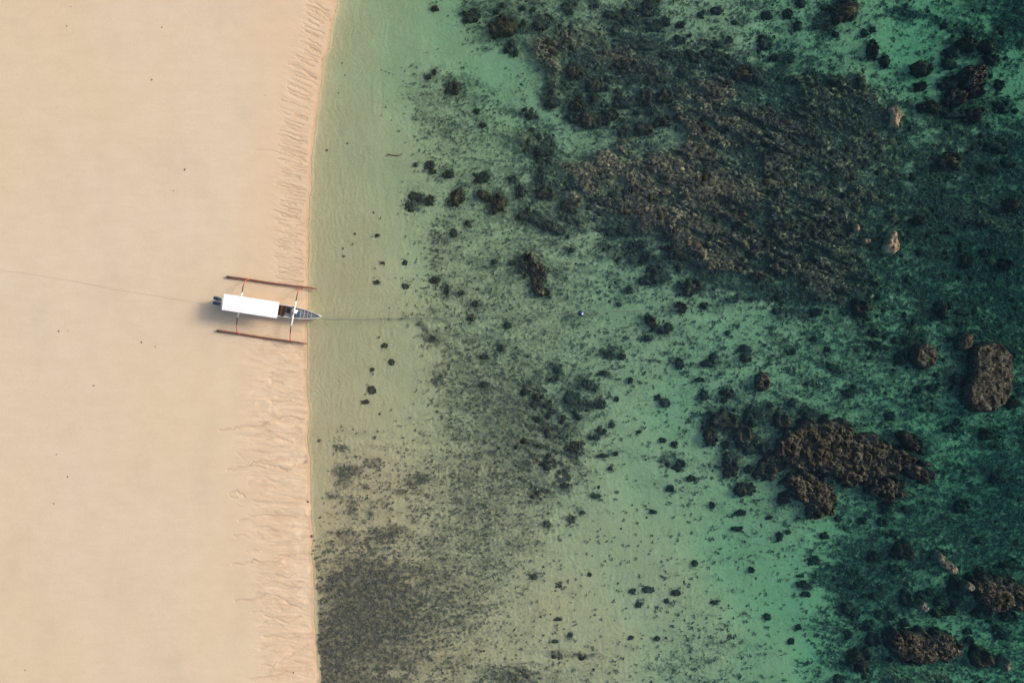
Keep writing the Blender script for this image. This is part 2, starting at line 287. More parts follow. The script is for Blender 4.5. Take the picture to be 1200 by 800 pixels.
while y < 800:
    ledge = float(np.interp(y, [400, 480, 500, 580, 700, 800], [312, 316, 275, 275, 292, 312]))
    sx_ = float(np.interp(y, _sy, _sx))
    x0 = ledge + _r.uniform(0, 45); x1 = min(sx_ - 4, x0 + _r.uniform(20, 60))
    pts = []; yy = y
    for k in range(8):
        pts.append((x0 + (x1 - x0) * k / 7, yy)); yy += _r.uniform(-1.7, 1.5)
    RILLS.append((pts, _r.uniform(.1, .4)))
    if _r.random() < .5: RILLS.append(([(pts[3][0] - 14, pts[3][1] + _r.uniform(-6, 6)), (pts[3][0] - 6, pts[3][1] + _r.uniform(-2, 2)), pts[3]], .3))
    y += _r.uniform(1.8, 5.0)

# ------------------------------------------------------------------ the sheet of sand, from dry beach to sea floor
def axis(parts, out):
    a = []
    for lo, hi, st in parts:
        a.append(np.arange(lo, hi - 1e-6, st))
    a = np.concatenate(a + [[parts[-1][1]]])
    far = np.array([1.2, 3, 6, 10, 16, 26, 42, 70, 120, 220, 400, out])
    return np.concatenate([a[0] - far[::-1], a, a[-1] + far])
xs = axis([(-53, -29, .22), (-29, -19, .055), (-19, 53, .085)], 700)
ys = axis([(-36, 36, .068)], 700)
GX, GY = np.meshgrid(xs, ys, indexing='ij')
nx, ny = GX.shape
d0 = depth_map(600 + PPM * GX, 400 - PPM * GY)
land0 = np.maximum(shore(400 - PPM * GY) - (600 + PPM * GX), 0) / PPM
zland = .32 * (1 - np.exp(-land0 / 5.0)) + .012 * np.minimum(land0, 60)
k = H / (H + d0 - zland)
PX = 600 + PPM * GX * k; PY = 400 - PPM * GY * k
off = PX - shore(PY)                        # >0 in the water
cover = cover_map(PX, PY); reef = reef_map(PX, PY)
dep = depth_map(PX, PY)
dep = dep + .10 * DSC * (fbm(PX / 30, PY / 22, 80, 4) - .5) * sstep(20, 90, off)
dark = sstep(.485, .545, -.12 * sstep(900, 980, PX) * sstep(400, 480, PY) + fbm(PX / 15, (PY - .3 * PX) / 6.5, 160, 5, .6) + .10 * (fbm(PX / 45, PY / 30, 165, 3) - .5)) * sstep(.46, .66, cover) * sstep(575, 640, PX)
dark = np.maximum(dark * (1 - .6 * reef), .95 * sstep(.46 - .05 * sstep(760, 900, PX), .54 - .05 * sstep(760, 900, PX), fbm(PX / 9, PY / 6, 170, 5, .6) + .25 * (fbm(PX / 50, PY / 30, 175, 3) - .5)) * sstep(.15, .5, reef) * sstep(640, 760, PX))
dark = np.maximum(dark, .85 * reef * (PX < 720) * (PY < 130) * sstep(.42, .5, fbm(PX / 9, PY / 9, 176, 4, .6)))
lump = fbm(PX / 3.0, PY / 3.0, 90, 3)
top = dep * (1 - reef) + reef * np.minimum(dep, .10 + .25 * fbm(PX / 20, PY / 16, 95, 4) + (.34 * fbm(PX / 60, PY / 34, 96, 4) + .16) * sstep(800, 1010, PX))
top = top - reef * .30 * (fbm(PX / 4.5, PY / 4.0, 100, 3) - .42) * sstep(.15, .5, reef)
top = top - cover * .16 * (lump - .5) - dark * .16 * (.3 + lump)
ripple = .009 * np.sin((PX * 1.0 + 34 * (fbm(PX / 25, PY / 25, 110, 3) - .5) + 2.0 * fbm(PX / 6, PY / 9, 111, 2)) * .9) * sstep(0, 12, off) * (1 - reef)
top = np.maximum(top - ripple * (vnoise(PX / 30, PY / 18, 112)), .03)
ld = np.maximum(-off, 0) / PPM
zl = .014 * sstep(0, .5, ld) + .30 * (1 - np.exp(-ld / 5.0)) + .012 * np.minimum(ld, 60)
rill = np.zeros(GX.shape)
def carve(pts, st):
    if pts[0][1] > 400:
        q = []
        for (ax, ay), (bx, by) in zip(pts[:-1], pts[1:]):
            for k_ in range(3): q.append((ax + (bx - ax) * k_ / 3, ay + (by - ay) * k_ / 3 + _r.uniform(-1, 1)))
        pts = q + [pts[-1]]
    for (ax, ay), (bx, by) in zip(pts[:-1], pts[1:]):
        X0 = (min(ax, bx) - 5 - 600) / PPM; X1 = (max(ax, bx) + 5 - 600) / PPM
        Y0 = (400 - max(ay, by) - 5) / PPM; Y1 = (400 - min(ay, by) + 5) / PPM
        i0, i1 = np.searchsorted(xs, [X0, X1]); j0, j1 = np.searchsorted(ys, [Y0, Y1])
        if i1 <= i0 or j1 <= j0: continue
        qx = PX[i0:i1, j0:j1]; qy = PY[i0:i1, j0:j1]
        ex, ey = bx - ax, by - ay
        t = np.clip(((qx - ax) * ex + (qy - ay) * ey) / (ex * ex + ey * ey + 1e-9), 0, 1)
        d = np.hypot(qx - ax - ex * t, qy - ay - ey * t)
        wd_ = .68 if ay < 400 else 1.15
        rill[i0:i1, j0:j1] = np.maximum(rill[i0:i1, j0:j1], st * (.8 if ay < 400 else .72) * np.exp(-(d / wd_) ** 2) * (.45 + 1.1 * fbm(qx / 9, qy / 9, 180, 3)))
for pts, st in RILLS:
    carve(pts, st * (1.0 if pts[0][1] < 400 else .85))
_up = sstep(400, 340, PY)
strip = sstep(90 - 36 * _up, 45 - 12 * _up, -off) * sstep(0, 6, -off)
zl = zl + strip * (PY > 390) *   .12 * (fbm((PX + 30 * fbm(PX / 30, PY / 30, 190, 2)) / 26, (PY + 14 * fbm(PX / 22, PY / 30, 191, 3)) / 6.0, 192, 4, .55) - .5)
zl = zl - np.where(PY < 400, .055, .085) * rill + strip * np.where(PY < 380, .03, .05) * (fbm((PX + PY * np.where(PY < 330, -.4, .1)) / 15, (PY - PX * np.where(PY < 330, .4, 0)) / 2.6, 120, 4) - .5) + .012 * (fbm(PX / 60, PY / 40, 125, 4) - .5)
relief_streak = strip * np.clip(1.0 + np.where(PY < 380, 1.8, 2.5) * (fbm((PX + 24 * fbm(PX / 30, PY / 30, 190, 2)) / 24, (PY + 16 * fbm(PX / 20, PY / 30, 191, 3) + np.where(PY < 330, -.35, .0) * PX) / np.where(PY < 380, 2.6, 5.0), 195, 5, .62) - .5), 0, 2) + (1 - strip)  # sediment bands whose light and dark tones stand in for relief shading
Z = np.where(off < 0, zl, -top)
edge = np.exp(-(np.maximum(-off - .6, 0) / (1.0 + 4.5 * fbm(PX * 0, PY / 26, 78, 4) ** 2)) ** 2) * (off < 0) * (.35 + .65 * fbm(PX * 0, PY / 9, 77, 3))
wet = np.exp(-np.maximum(-off, 0) / 26.0) * (off < 0)

def make_mesh(name, verts, faces, smooth=True, attrs=None):
    """faces: (n,3) or (n,4) int array"""
    me = bpy.data.meshes.new(name)
    verts = np.ascontiguousarray(verts, dtype=np.float32); faces = np.ascontiguousarray(faces, dtype=np.int32)
    n, m = faces.shape
    me.vertices.add(len(verts)); me.vertices.foreach_set('co', verts.ravel())
    me.loops.add(n * m); me.loops.foreach_set('vertex_index', faces.ravel())
    me.polygons.add(n); me.polygons.foreach_set('loop_start', np.arange(0, n * m, m, dtype=np.int32))
    me.polygons.foreach_set('loop_total', np.full(n, m, dtype=np.int32))
    if smooth: me.polygons.foreach_set('use_smooth', np.ones(n, dtype=bool))
    for k_, v_ in (attrs or {}).items():
        a = me.attributes.new(k_, 'FLOAT', 'POINT'); a.data.foreach_set('value', np.ascontiguousarray(v_, dtype=np.float32).ravel())
    me.update(calc_edges=True)
    return me
def link(name, me, mat=None, parent=None):
    o = bpy.data.objects.new(name, me); C.objects.link(o)
    if mat is not None and not me.materials: me.materials.append(mat)
    if parent is not None: o.parent = parent
    return o
def tag(o, label, cat, group=None):
    o['label'] = label; o['category'] = cat
    if group: o['group'] = group
    return o

# ------------------------------------------------------------------ materials
def newmat(name):
    m = bpy.data.materials.new(name); m.use_nodes = True
    return m, m.node_tree, m.node_tree.nodes['Principled BSDF']
class N:
    """small helper to wire shader nodes"""
    def __init__(s, nt): s.nt = nt
    def node(s, t, **kw):
        n = s.nt.nodes.new(t)
        for k_, v_ in kw.items(): setattr(n, k_, v_)
        return n
    def put(s, sock, v):
        if isinstance(v, bpy.types.NodeSocket): s.nt.links.new(v, sock)
        elif v is not None: sock.default_value = v
    def math(s, op, a, b=None, c=None, clamp=False):
        n = s.node('ShaderNodeMath', operation=op, use_clamp=clamp)
        s.put(n.inputs[0], a); s.put(n.inputs[1], b)
        if c is not None: s.put(n.inputs[2], c)
        return n.outputs[0]
    def attr(s, name):
        return s.node('ShaderNodeAttribute', attribute_name=name).outputs['Fac']
    def pos(s): return s.node('ShaderNodeNewGeometry').outputs['Position']
    def objco(s): return s.node('ShaderNodeTexCoord').outputs['Object']
    def scale(s, v, sc_):
        n = s.node('ShaderNodeVectorMath', operation='MULTIPLY'); s.put(n.inputs[0], v); n.inputs[1].default_value = sc_
        return n.outputs[0]
    def noise(s, v, scale=1.0, detail=4.0, rough=.55, dist=0.0):
        n = s.node('ShaderNodeTexNoise'); s.put(n.inputs['Vector'], v)
        n.inputs['Scale'].default_value = scale; n.inputs['Detail'].default_value = detail
        n.inputs['Roughness'].default_value = rough; n.inputs['Distortion'].default_value = dist
        return n.outputs[0]
    def vor(s, v, scale, feature='F1'):
        n = s.node('ShaderNodeTexVoronoi', feature=feature); s.put(n.inputs['Vector'], v); n.inputs['Scale'].default_value = scale
        return n.outputs[0]
    def mapr(s, v, a, b, c=0.0, d=1.0, smooth=True):
        n = s.node('ShaderNodeMapRange'); n.interpolation_type = 'SMOOTHSTEP' if smooth else 'LINEAR'
        s.put(n.inputs[0], v); s.put(n.inputs[1], a); s.put(n.inputs[2], b); s.put(n.inputs[3], c); s.put(n.inputs[4], d)
        return n.outputs[0]
    def mix(s, f, a, b, blend='MIX'):
        n = s.node('ShaderNodeMix', data_type='RGBA', blend_type=blend)
        s.put(n.inputs[0], f)
        for sock, v in ((n.inputs[6], a), (n.inputs[7], b)):
            s.put(sock, (v[0], v[1], v[2], 1) if isinstance(v, tuple) else v)
        return n.outputs[2]
    def bump(s, h, strength, dist):
        n = s.node('ShaderNodeBump'); s.put(n.inputs['Height'], h); n.inputs['Strength'].default_value = strength; n.inputs['Distance'].default_value = dist
        return n.outputs[0]

# dry and damp beach sand
m_beach, nt, bs = newmat('beach_sand'); g = N(nt); P = g.pos()
big = g.noise(g.scale(P, (.055, .035, 0)), 1, 4, .55)
mid = g.noise(g.scale(P, (.5, .8, 0)), 1, 4, .6)
fine = g.noise(P, 5.5, 5, .75)
strk = g.noise(g.scale(P, (.35, 2.2, 0)), 1, 3, .6)
col = g.mix(g.mapr(big, .36, .64), (.550, .438, .308), (.540, .458, .340))
col = g.mix(g.mapr(g.attr('tone'), 0, 1), (.540, .412, .282), col)
col = g.mix(g.math('MULTIPLY', g.attr('wet'), .85), col, (.505, .358, .236))
col = g.mix(g.mapr(g.noise(g.scale(P, (.16, .10, 0)), 1, 6, .65), .48, .70, 0, .45), col, (.445, .372, .272))
col = g.mix(g.mapr(g.noise(g.scale(P, (.17, .018, 0)), 1, 4, .6), .46, .64, 0, .5), col, (.550, .455, .332))
col = g.mix(g.mapr(mid, .3, .7, 0, .20), col, (.42, .32, .215))
col = g.mix(g.mapr(strk, .45, .75, 0, .12), col, (.44, .33, .22))
col = g.mix(g.mapr(fine, .35, .72, 0, .22), col, (.39, .29, .19))
col = g.mix(g.mapr(g.attr('relief_streak'), 1.0, 2.0, 0, .42, False), col, (.62, .49, .36))  # pale bands: lit side of the sand relief, painted as sediment tone
col = g.mix(g.mapr(g.attr('relief_streak'), 1.0, 0.0, 0, .42, False), col, (.37, .245, .15))  # dark bands: shade of the sand relief, painted as sediment tone
col = g.mix(g.math('MULTIPLY', g.attr('edge'), .55), col, (.36, .215, .125))
col = g.mix(g.math('MULTIPLY', g.attr('rill'), .50), col, (.30, .19, .115))
nt.links.new(col, bs.inputs['Base Color']); bs.inputs['Roughness'].default_value = .9
bs.inputs['Specular IOR Level'].default_value = .15
nt.links.new(g.bump(fine, .35, .04), bs.inputs['Normal'])

# sea floor: sand, weed and reef rock
m_bed, nt, bs = newmat('sea_floor'); g = N(nt); P = g.pos()
fine = g.noise(P, 4.2, 3, .65)
med = g.noise(g.scale(P, (.55, 1.1, .5)), 1.0, 4, .6)
nn = g.math('ADD', g.math('MULTIPLY', fine, .55), g.math('MULTIPLY', med, .45))
th = g.math('SUBTRACT', .70, g.math('MULTIPLY', g.attr('cover'), .37))
weed = g.mapr(nn, g.math('SUBTRACT', th, .085), g.math('ADD', th, .085))
film = g.math('MULTIPLY', g.mapr(g.attr('offshore'), 0, 1, .62, .50), g.mapr(g.math('ADD', g.attr('cover'), g.math('MULTIPLY', g.math('SUBTRACT', g.noise(g.scale(P, (.32, .75, .3)), 1, 7, .68), .5), 2.3)), .18, .95))
sandn = g.noise(P, 6.0, 4, .7)
sand = g.mix(g.mapr(g.noise(P, .25, 4, .6), .35, .65), (.450, .374, .226), (.465, .398, .248))
sand = g.mix(g.mapr(sandn, .4, .75, 0, .35), sand, (.27, .215, .14))
weedc = g.mix(g.mapr(g.noise(P, 2.6, 4, .7), .38, .62), (.026, .034, .034), (.105, .112, .095))
sand = g.mix(g.math('MULTIPLY', film, .62), sand, g.mix(g.mapr(g.noise(P, 3.0, 4, .7), .4, .62), (.080, .080, .056), (.20, .175, .115)))
c1 = g.mix(g.math('MULTIPLY', weed, g.mapr(g.attr('offshore'), 0, 1, .52, .72)), sand, weedc)
rn = g.noise(P, 3.4, 4, .72)
rock = g.mix(g.mapr(rn, .40, .60), (.024, .024, .017), (.285, .248, .150))
rock = g.mix(g.mapr(g.noise(P, .45, 4, .6),   .52, .68, 0, .7), rock, g.mix(g.mapr(rn, .40, .62), (.014, .017, .014), (.085, .075, .053)))
rock = g.mix(g.mapr(g.noise(P, 9.0, 3, .7), .58, .72, 0, .7), rock, (.27, .235, .165))
c2 = g.mix(g.attr('reef'), c1, rock)
turf = g.mix(g.mapr(g.noise(P, 4.6, 4, .75), .45, .66), (.018, .024, .021), (.105, .100, .074))
c2 = g.mix(g.math('MULTIPLY', g.attr('dark'), .88), c2, turf)
nt.links.new(c2, bs.inputs['Base Color']); bs.inputs['Roughness'].default_value = .95
bs.inputs['Specular IOR Level'].default_value = .1
nt.links.new(g.bump(g.math('ADD', sandn, rn), .5, .06), bs.inputs['Normal'])

# coral: the three looks of it
def coral_mat(name, dark, mid_, pale, lo, hi, palef):
    m, nt, bs = newmat(name); g = N(nt); O = g.pos()
    inf = g.node('ShaderNodeObjectInfo').outputs['Random']
    a = g.noise(O, 2.6, 6, .78)
    c = g.mix(g.mapr(a, lo, hi), dark, mid_)
    c = g.mix(g.mapr(g.noise(O, 6.5, 3, .75), .54, .66, 0, palef), c, pale)
    c = g.mix(g.mapr(g.noise(O, 1.1, 5, .7), .46, .60, 0, .85), c, g.mix(g.mapr(a, .5, .7), dark, tuple(x * .5 for x in mid_)))
    c = g.mix(g.math('MULTIPLY', inf, .35), c, tuple(x * .55 for x in mid_))
    nt.links.new(c, bs.inputs['Base Color']); bs.inputs['Roughness'].default_value = .9
    bs.inputs['Specular IOR Level'].default_value = .12
    nt.links.new(g.bump(g.noise(O, 6.0, 4, .75), .9, .10), bs.inputs['Normal'])
    return m
m_dark = coral_mat('dark_weedy_coral', (.020, .027, .024), (.055, .062, .052), (.085, .082, .062), .38, .62, .35)
m_mix = coral_mat('speckled_coral', (.012, .014, .011), (.060, .060, .042), (.22, .195, .128), .42, .60, .7)
m_brown = coral_mat('bare_coral_rock', (.012, .013, .011), (.088, .085, .062), (.27, .25, .18), .45, .60, .85)
m_knob = coral_mat('pale_coral_knob', (.04, .038, .028), (.20, .185, .135), (.34, .31, .225), .36, .55, .6)
m_pale = coral_mat('sandy_tan_rock', (.10, .08, .055), (.33, .25, .165), (.42, .33, .22), .30, .50, .5)

# sea water: clear, absorbing red first; faint ripples on top
m_sea, nt, bs = newmat('clear_sea_water'); g = N(nt)
nt.nodes.remove(bs)
out = nt.nodes['Material Output']
P = g.pos()
tr = g.node('ShaderNodeBsdfTransparent'); gl = g.node('ShaderNodeBsdfGlossy')
gl.inputs['Roughness'].default_value = .08
wave = g.math('ADD', g.noise(g.scale(P, (1.0, .55, 1)), 1.3, 3, .55), g.math('MULTIPLY', g.noise(P, 5.0, 2, .5), .25))
bmp = g.bump(wave, .55, .10)
nt.links.new(bmp, gl.inputs['Normal'])
dt = g.node('ShaderNodeVectorMath', operation='DOT_PRODUCT'); nt.links.new(bmp, dt.inputs[0]); nt.links.new(g.node('ShaderNodeNewGeometry').outputs['Incoming'], dt.inputs[1])
inv = g.math('SUBTRACT', 1.0, g.math('ABSOLUTE', dt.outputs['Value']), clamp=True)
fr = g.math('MULTIPLY_ADD', g.math('POWER', inv, 5.0), .98, .02, clamp=True)   # reflectance of a water surface
mx = g.node('ShaderNodeMixShader'); nt.links.new(fr, mx.inputs[0]); nt.links.new(tr.outputs[0], mx.inputs[1]); nt.links.new(gl.outputs[0], mx.inputs[2])
nt.links.new(mx.outputs[0], out.inputs['Surface'])
ab = g.node('ShaderNodeVolumeAbsorption'); ab.inputs['Color'].default_value = (.33, .885, .82, 1); ab.inputs['Density'].default_value = .55
nt.links.new(ab.outputs[0], out.inputs['Volume'])

def plain(name, col, rough=.5, var=.12, scale=3.0, spec=.4, metal=0.0):
    m, nt, bs = newmat(name); g = N(nt); O = g.objco()
    n = g.noise(O, scale, 5, .65)
    c = g.mix(g.mapr(n, .35, .7, 0, 1), tuple(min(1, x * (1 + var * .4)) for x in col), tuple(x * (1 - var) for x in col))
    nt.links.new(c, bs.inputs['Base Color']); bs.inputs['Roughness'].default_value = rough
    bs.inputs['Specular IOR Level'].default_value = spec; bs.inputs['Metallic'].default_value = metal
    return m
m_white = plain('white_roof_paint', (.74, .745, .75), .5, .05, 2.0)
m_hull = plain('weathered_white_paint', (.60, .59, .56), .5, .25, 4.0)
m_red = plain('red_paint', (.38, .070, .040), .5, .2, 5)
m_brownwood = plain('dark_brown_bamboo', (.165, .068, .042), .6, .35, 6)
m_lash = plain('black_cord_binding', (.035, .025, .022), .8, .3, 9)
m_deck = plain('grey_weathered_boards', (.44, .39, .35), .7, .45, 6)
m_slate = plain('slate_grey_deck', (.15, .165, .18), .6, .5, 7)
m_black = plain('black_paint', (.015, .015, .016), .45, .2, 5)
m_navy = plain('navy_engine_cover', (.018, .045, .10), .35, .2, 5)
m_metal = plain('grey_metal', (.25, .26, .27), .4, .2, 6, .5, .6)
m_blue = plain('blue_plastic', (.035, .09, .20), .5, .2, 5)
m_rope = plain('grey_green_rope', (.10, .115, .095), .9, .3, 8)
m_rope_pale = plain('pale_brown_rope', (.54, .43, .31), .9, .15, 8)
m_bench = plain('brown_wood', (.13, .085, .05), .6, .35, 5)
m_stone = plain('dark_brown_stone', (.085, .065, .05), .9, .4, 9)

# ------------------------------------------------------------------ setting: beach, seabed, water
idx = np.arange(nx * ny).reshape(nx, ny)
F = np.stack([idx[:-1, :-1], idx[1:, :-1], idx[1:, 1:], idx[:-1, 1:]], -1).reshape(-1, 4)
V = np.stack([GX, GY, Z], -1).reshape(-1, 3)
offc = off.reshape(-1)
fland = (offc[F] < 0).sum(1) >= 2
tone = np.clip(1 - sstep(235, 330, PX) * .75 + .5 * (fbm(PX / 70, PY / 90, 130, 3) - .5), 0, 1).reshape(-1)
for name, sel, mat, at in (('beach', fland, m_beach, {'wet': wet, 'relief_streak': relief_streak, 'edge': edge, 'rill': rill, 'tone': tone}), ('seabed', ~fland, m_bed, {'cover': cover, 'reef': reef, 'dark': dark, 'offshore': sstep(600, 860, PX)})):
    f = F[sel]; used, inv = np.unique(f, return_inverse=True)
    me = make_mesh(name, V[used], inv.reshape(-1, 4), True, {a: v.reshape(-1)[used] for a, v in at.items()})
    o = link(name, me, mat); o['kind'] = 'structure'

bx = np.array([[x, y_, z] for x in (-23.6, 640.0) for y_ in (-640.0, 640.0) for z in (-5.0, 0.0)], float)
bf = np.array([[0, 1, 3, 2], [4, 6, 7, 5], [0, 4, 5, 1], [2, 3, 7, 6], [0, 2, 6, 4], [1, 5, 7, 3]])
o = link('sea_water', make_mesh('sea_water', bx, bf, False), m_sea); o['kind'] = 'structure'

_zi = Z
def floor_z(X, Y):
    i = np.clip(np.searchsorted(xs, X) - 1, 0, nx - 2); j = np.clip(np.searchsorted(ys, Y) - 1, 0, ny - 2)
    u = (X - xs[i]) / (xs[i + 1] - xs[i]); v = (Y - ys[j]) / (ys[j + 1] - ys[j])
    return (_zi[i, j] * (1 - u) + _zi[i + 1, j] * u) * (1 - v) + (_zi[i, j + 1] * (1 - u) + _zi[i + 1, j + 1] * u) * v
def world(px, py, z=0.0):
    k_ = (H - z) / H / PPM
    return (np.asarray(px, float) - 600) * k_, (400 - np.asarray(py, float)) * k_

# ------------------------------------------------------------------ stuff: weed tufts and loose coral rubble on the sea floor
def scatter(n, weight, seed, box=(360, 1215, -15, 815)):
    r = np.random.default_rng(seed)
    px = r.uniform(box[0], box[1], n); py = r.uniform(box[2], box[3], n)
    d = depth_map(px, py)
    keep = r.random(n) < weight(px, py)
    px, py, d = px[keep], py[keep], d[keep]
    X, Y = world(px, py, -d)
    return px, py, X, Y, floor_z(X, Y), r
def weed_w(px, py):
    c = cover_map(px, py); rf = reef_map(px, py)
    f = fbm(px / 9.5, py / 3.8, 140, 4, .6)
    return (np.clip(c * 1.1, 0, 1) ** 1.6 * (.70 + .28 * sstep(560, 480, px) + .5 * sstep(520, 420, px) * sstep(600, 660, py) - .28 * sstep(560, 640, px) * sstep(980, 900, px) * sstep(450, 520, py)) * sstep(.66 - .42 * c, .74 - .42 * c, f) + .04 * sstep(.08, .2, c) * sstep(.42, .66, f)) * (1 - .6 * rf)
px, py, X, Y, ZF, r = scatter(230000, weed_w, 21)
n = len(X); nb = 5
ang = r.uniform(0, 2 * np.pi, (n, 1)) + np.arange(nb) * 2 * np.pi / nb + r.uniform(-.5, .5, (n, nb))
size = (r.uniform(.04, .15, (n, 1)) * (1 + .5 * sstep(560, 900, px))[:, None]) * r.uniform(.6, 1.3, (n, nb))
wid = size * r.uniform(.35, .7, (n, nb)); hz = r.uniform(.05, .13, (n, nb))
cx, cy, cz = X[:, None], Y[:, None], ZF[:, None] - .01
ca, sa = np.cos(ang), np.sin(ang)
b0 = np.stack([cx + ca * size * .1 - sa * wid * .5, cy + sa * size * .1 + ca * wid * .5, cz + 0 * ca], -1)
b1 = np.stack([cx + ca * size * .1 + sa * wid * .5, cy + sa * size * .1 - ca * wid * .5, cz + 0 * ca], -1)
t1 = np.stack([cx + ca * size + sa * wid * .3, cy + sa * size - ca * wid * .3, cz + hz], -1)
t0 = np.stack([cx + ca * size - sa * wid * .3, cy + sa * size + ca * wid * .3, cz + hz * .8], -1)
vv = np.stack([b0, b1, t1, t0], 2).reshape(-1, 3)
tint = np.repeat(np.clip(r.random(n) * .75 + .35 * sstep(760, 640, px), 0, 1), nb * 4)
m_weed, nt, bs = newmat('sea_weed'); g = N(nt)
cw = g.mix(g.attr('tint'), (.026, .035, .036), (.135, .145, .125))
nt.links.new(cw, bs.inputs['Base Color']); bs.inputs['Roughness'].default_value = .9; bs.inputs['Specular IOR Level'].default_value = .1
o = link('seagrass', make_mesh('seagrass', vv, np.arange(len(vv)).reshape(-1, 4), False, {'tint': tint}), m_weed)
o['kind'] = 'stuff'; o['label'] = 'dark tufts of seagrass and weed growing in patches on the sea floor'; o['category'] = 'seagrass'

def dark_at(px, py):
    X_, Y_ = (px - 600) / PPM, (400 - py) / PPM
    return dark[np.clip(np.searchsorted(xs, X_), 0, nx - 1), np.clip(np.searchsorted(ys, Y_), 0, ny - 1)]
def rubble_w(px, py):
    rf = reef_map(px, py) * (1 - .9 * dark_at(px, py)); f = fbm(px / 9.0, py / 7.0, 150, 3)
    return np.clip(rf * 1.2 + .10 * cover_map(px, py) * (px > 560), 0, 1) * sstep(.36, .56, f)
px, py, X, Y, ZF, r = scatter(90000, rubble_w, 22)
n = len(X)
tmpl = [(0, 0, 1.0)] + [(.62 * math.cos(a), .62 * math.sin(a), .72) for a in np.arange(5) * 2 * np.pi / 5] + [(math.cos(a), math.sin(a), 0) for a in (np.arange(7)) * 2 * np.pi / 7]
tf = []
for i in range(5): tf.append((0, 1 + i, 1 + (i + 1) % 5))
ring = [(1 + i, 2 * np.pi * i / 5) for i in range(5)]; outer = [(6 + i, 2 * np.pi * i / 7) for i in range(7)]
i = j = 0
while i < 5 or j < 7:                        # stitch the two rings
    if j < 7 and (i >= 5 or (j + 1) / 7 <= (i + 1) / 5): tf.append((1 + i % 5, 6 + j, 6 + (j + 1) % 7)); j += 1
    else: tf.append((1 + i % 5, 6 + j % 7, 1 + (i + 1) % 5)); i += 1
T0 = np.array(tmpl); TF = np.array(tf)
sz = r.uniform(.04, .11, n) + .10 * r.random(n) ** 5
an = r.uniform(0, 6.28, n); asp = r.uniform(.6, 1.5, n); hh = r.uniform(.3, .75, n)
tin_ = r.random(n)
px2 = r.uniform(590, 1212, 26000); py2 = r.uniform(-12, 812, 26000)
dk2 = dark_at(px2, py2); kp = r.random(26000) < .75 * sstep(.35, .8, dk2)
px2, py2 = px2[kp], py2[kp]; d2_ = depth_map(px2, py2); X2, Y2 = world(px2, py2, -d2_ * .6); n2 = len(X2)
X = np.concatenate([X, X2]); Y = np.concatenate([Y, Y2]); ZF = np.concatenate([ZF, floor_z(X2, Y2) - .03])
sz = np.concatenate([sz, r.uniform(.08, .20, n2) + .22 * r.random(n2) ** 4]); an = np.concatenate([an, r.uniform(0, 6.28, n2)]); asp = np.concatenate([asp, r.uniform(.7, 1.6, n2)])
hh = np.concatenate([hh, r.uniform(.4, .9, n2)]); tin_ = np.concatenate([tin_, .52 * r.random(n2)]); n += n2
tv = T0[None] * (1 + r.uniform(-.22, .22, (n, len(T0), 3)))
vx = tv[..., 0] * sz[:, None] * asp[:, None]; vy = tv[..., 1] * sz[:, None]
vv = np.stack([X[:, None] + vx * np.cos(an)[:, None] - vy * np.sin(an)[:, None], Y[:, None] + vx * np.sin(an)[:, None] + vy * np.cos(an)[:, None],
               np.minimum(ZF[:, None], .02) - .03 + tv[..., 2] * (sz * hh)[:, None]], -1).reshape(-1, 3)
ff = (TF[None] + (np.arange(n) * len(T0))[:, None, None]).reshape(-1, 3)
m_rub, nt, bs = newmat('coral_rubble'); g = N(nt)
cw = g.mix(g.mapr(g.attr('tint'), .35, 1.0, 0, 1, False), (.018, .019, .014), (.36, .31, .19))
nt.links.new(cw, bs.inputs['Base Color']); bs.inputs['Roughness'].default_value = .95; bs.inputs['Specular IOR Level'].default_value = .1
o = link('coral_rubble', make_mesh('coral_rubble', vv, ff, True, {'tint': np.repeat(tin_, len(T0))}), m_rub)
o['kind'] = 'stuff'; o['label'] = 'loose broken coral rubble strewn over the brown reef flat'; o['category'] = 'coral rubble'

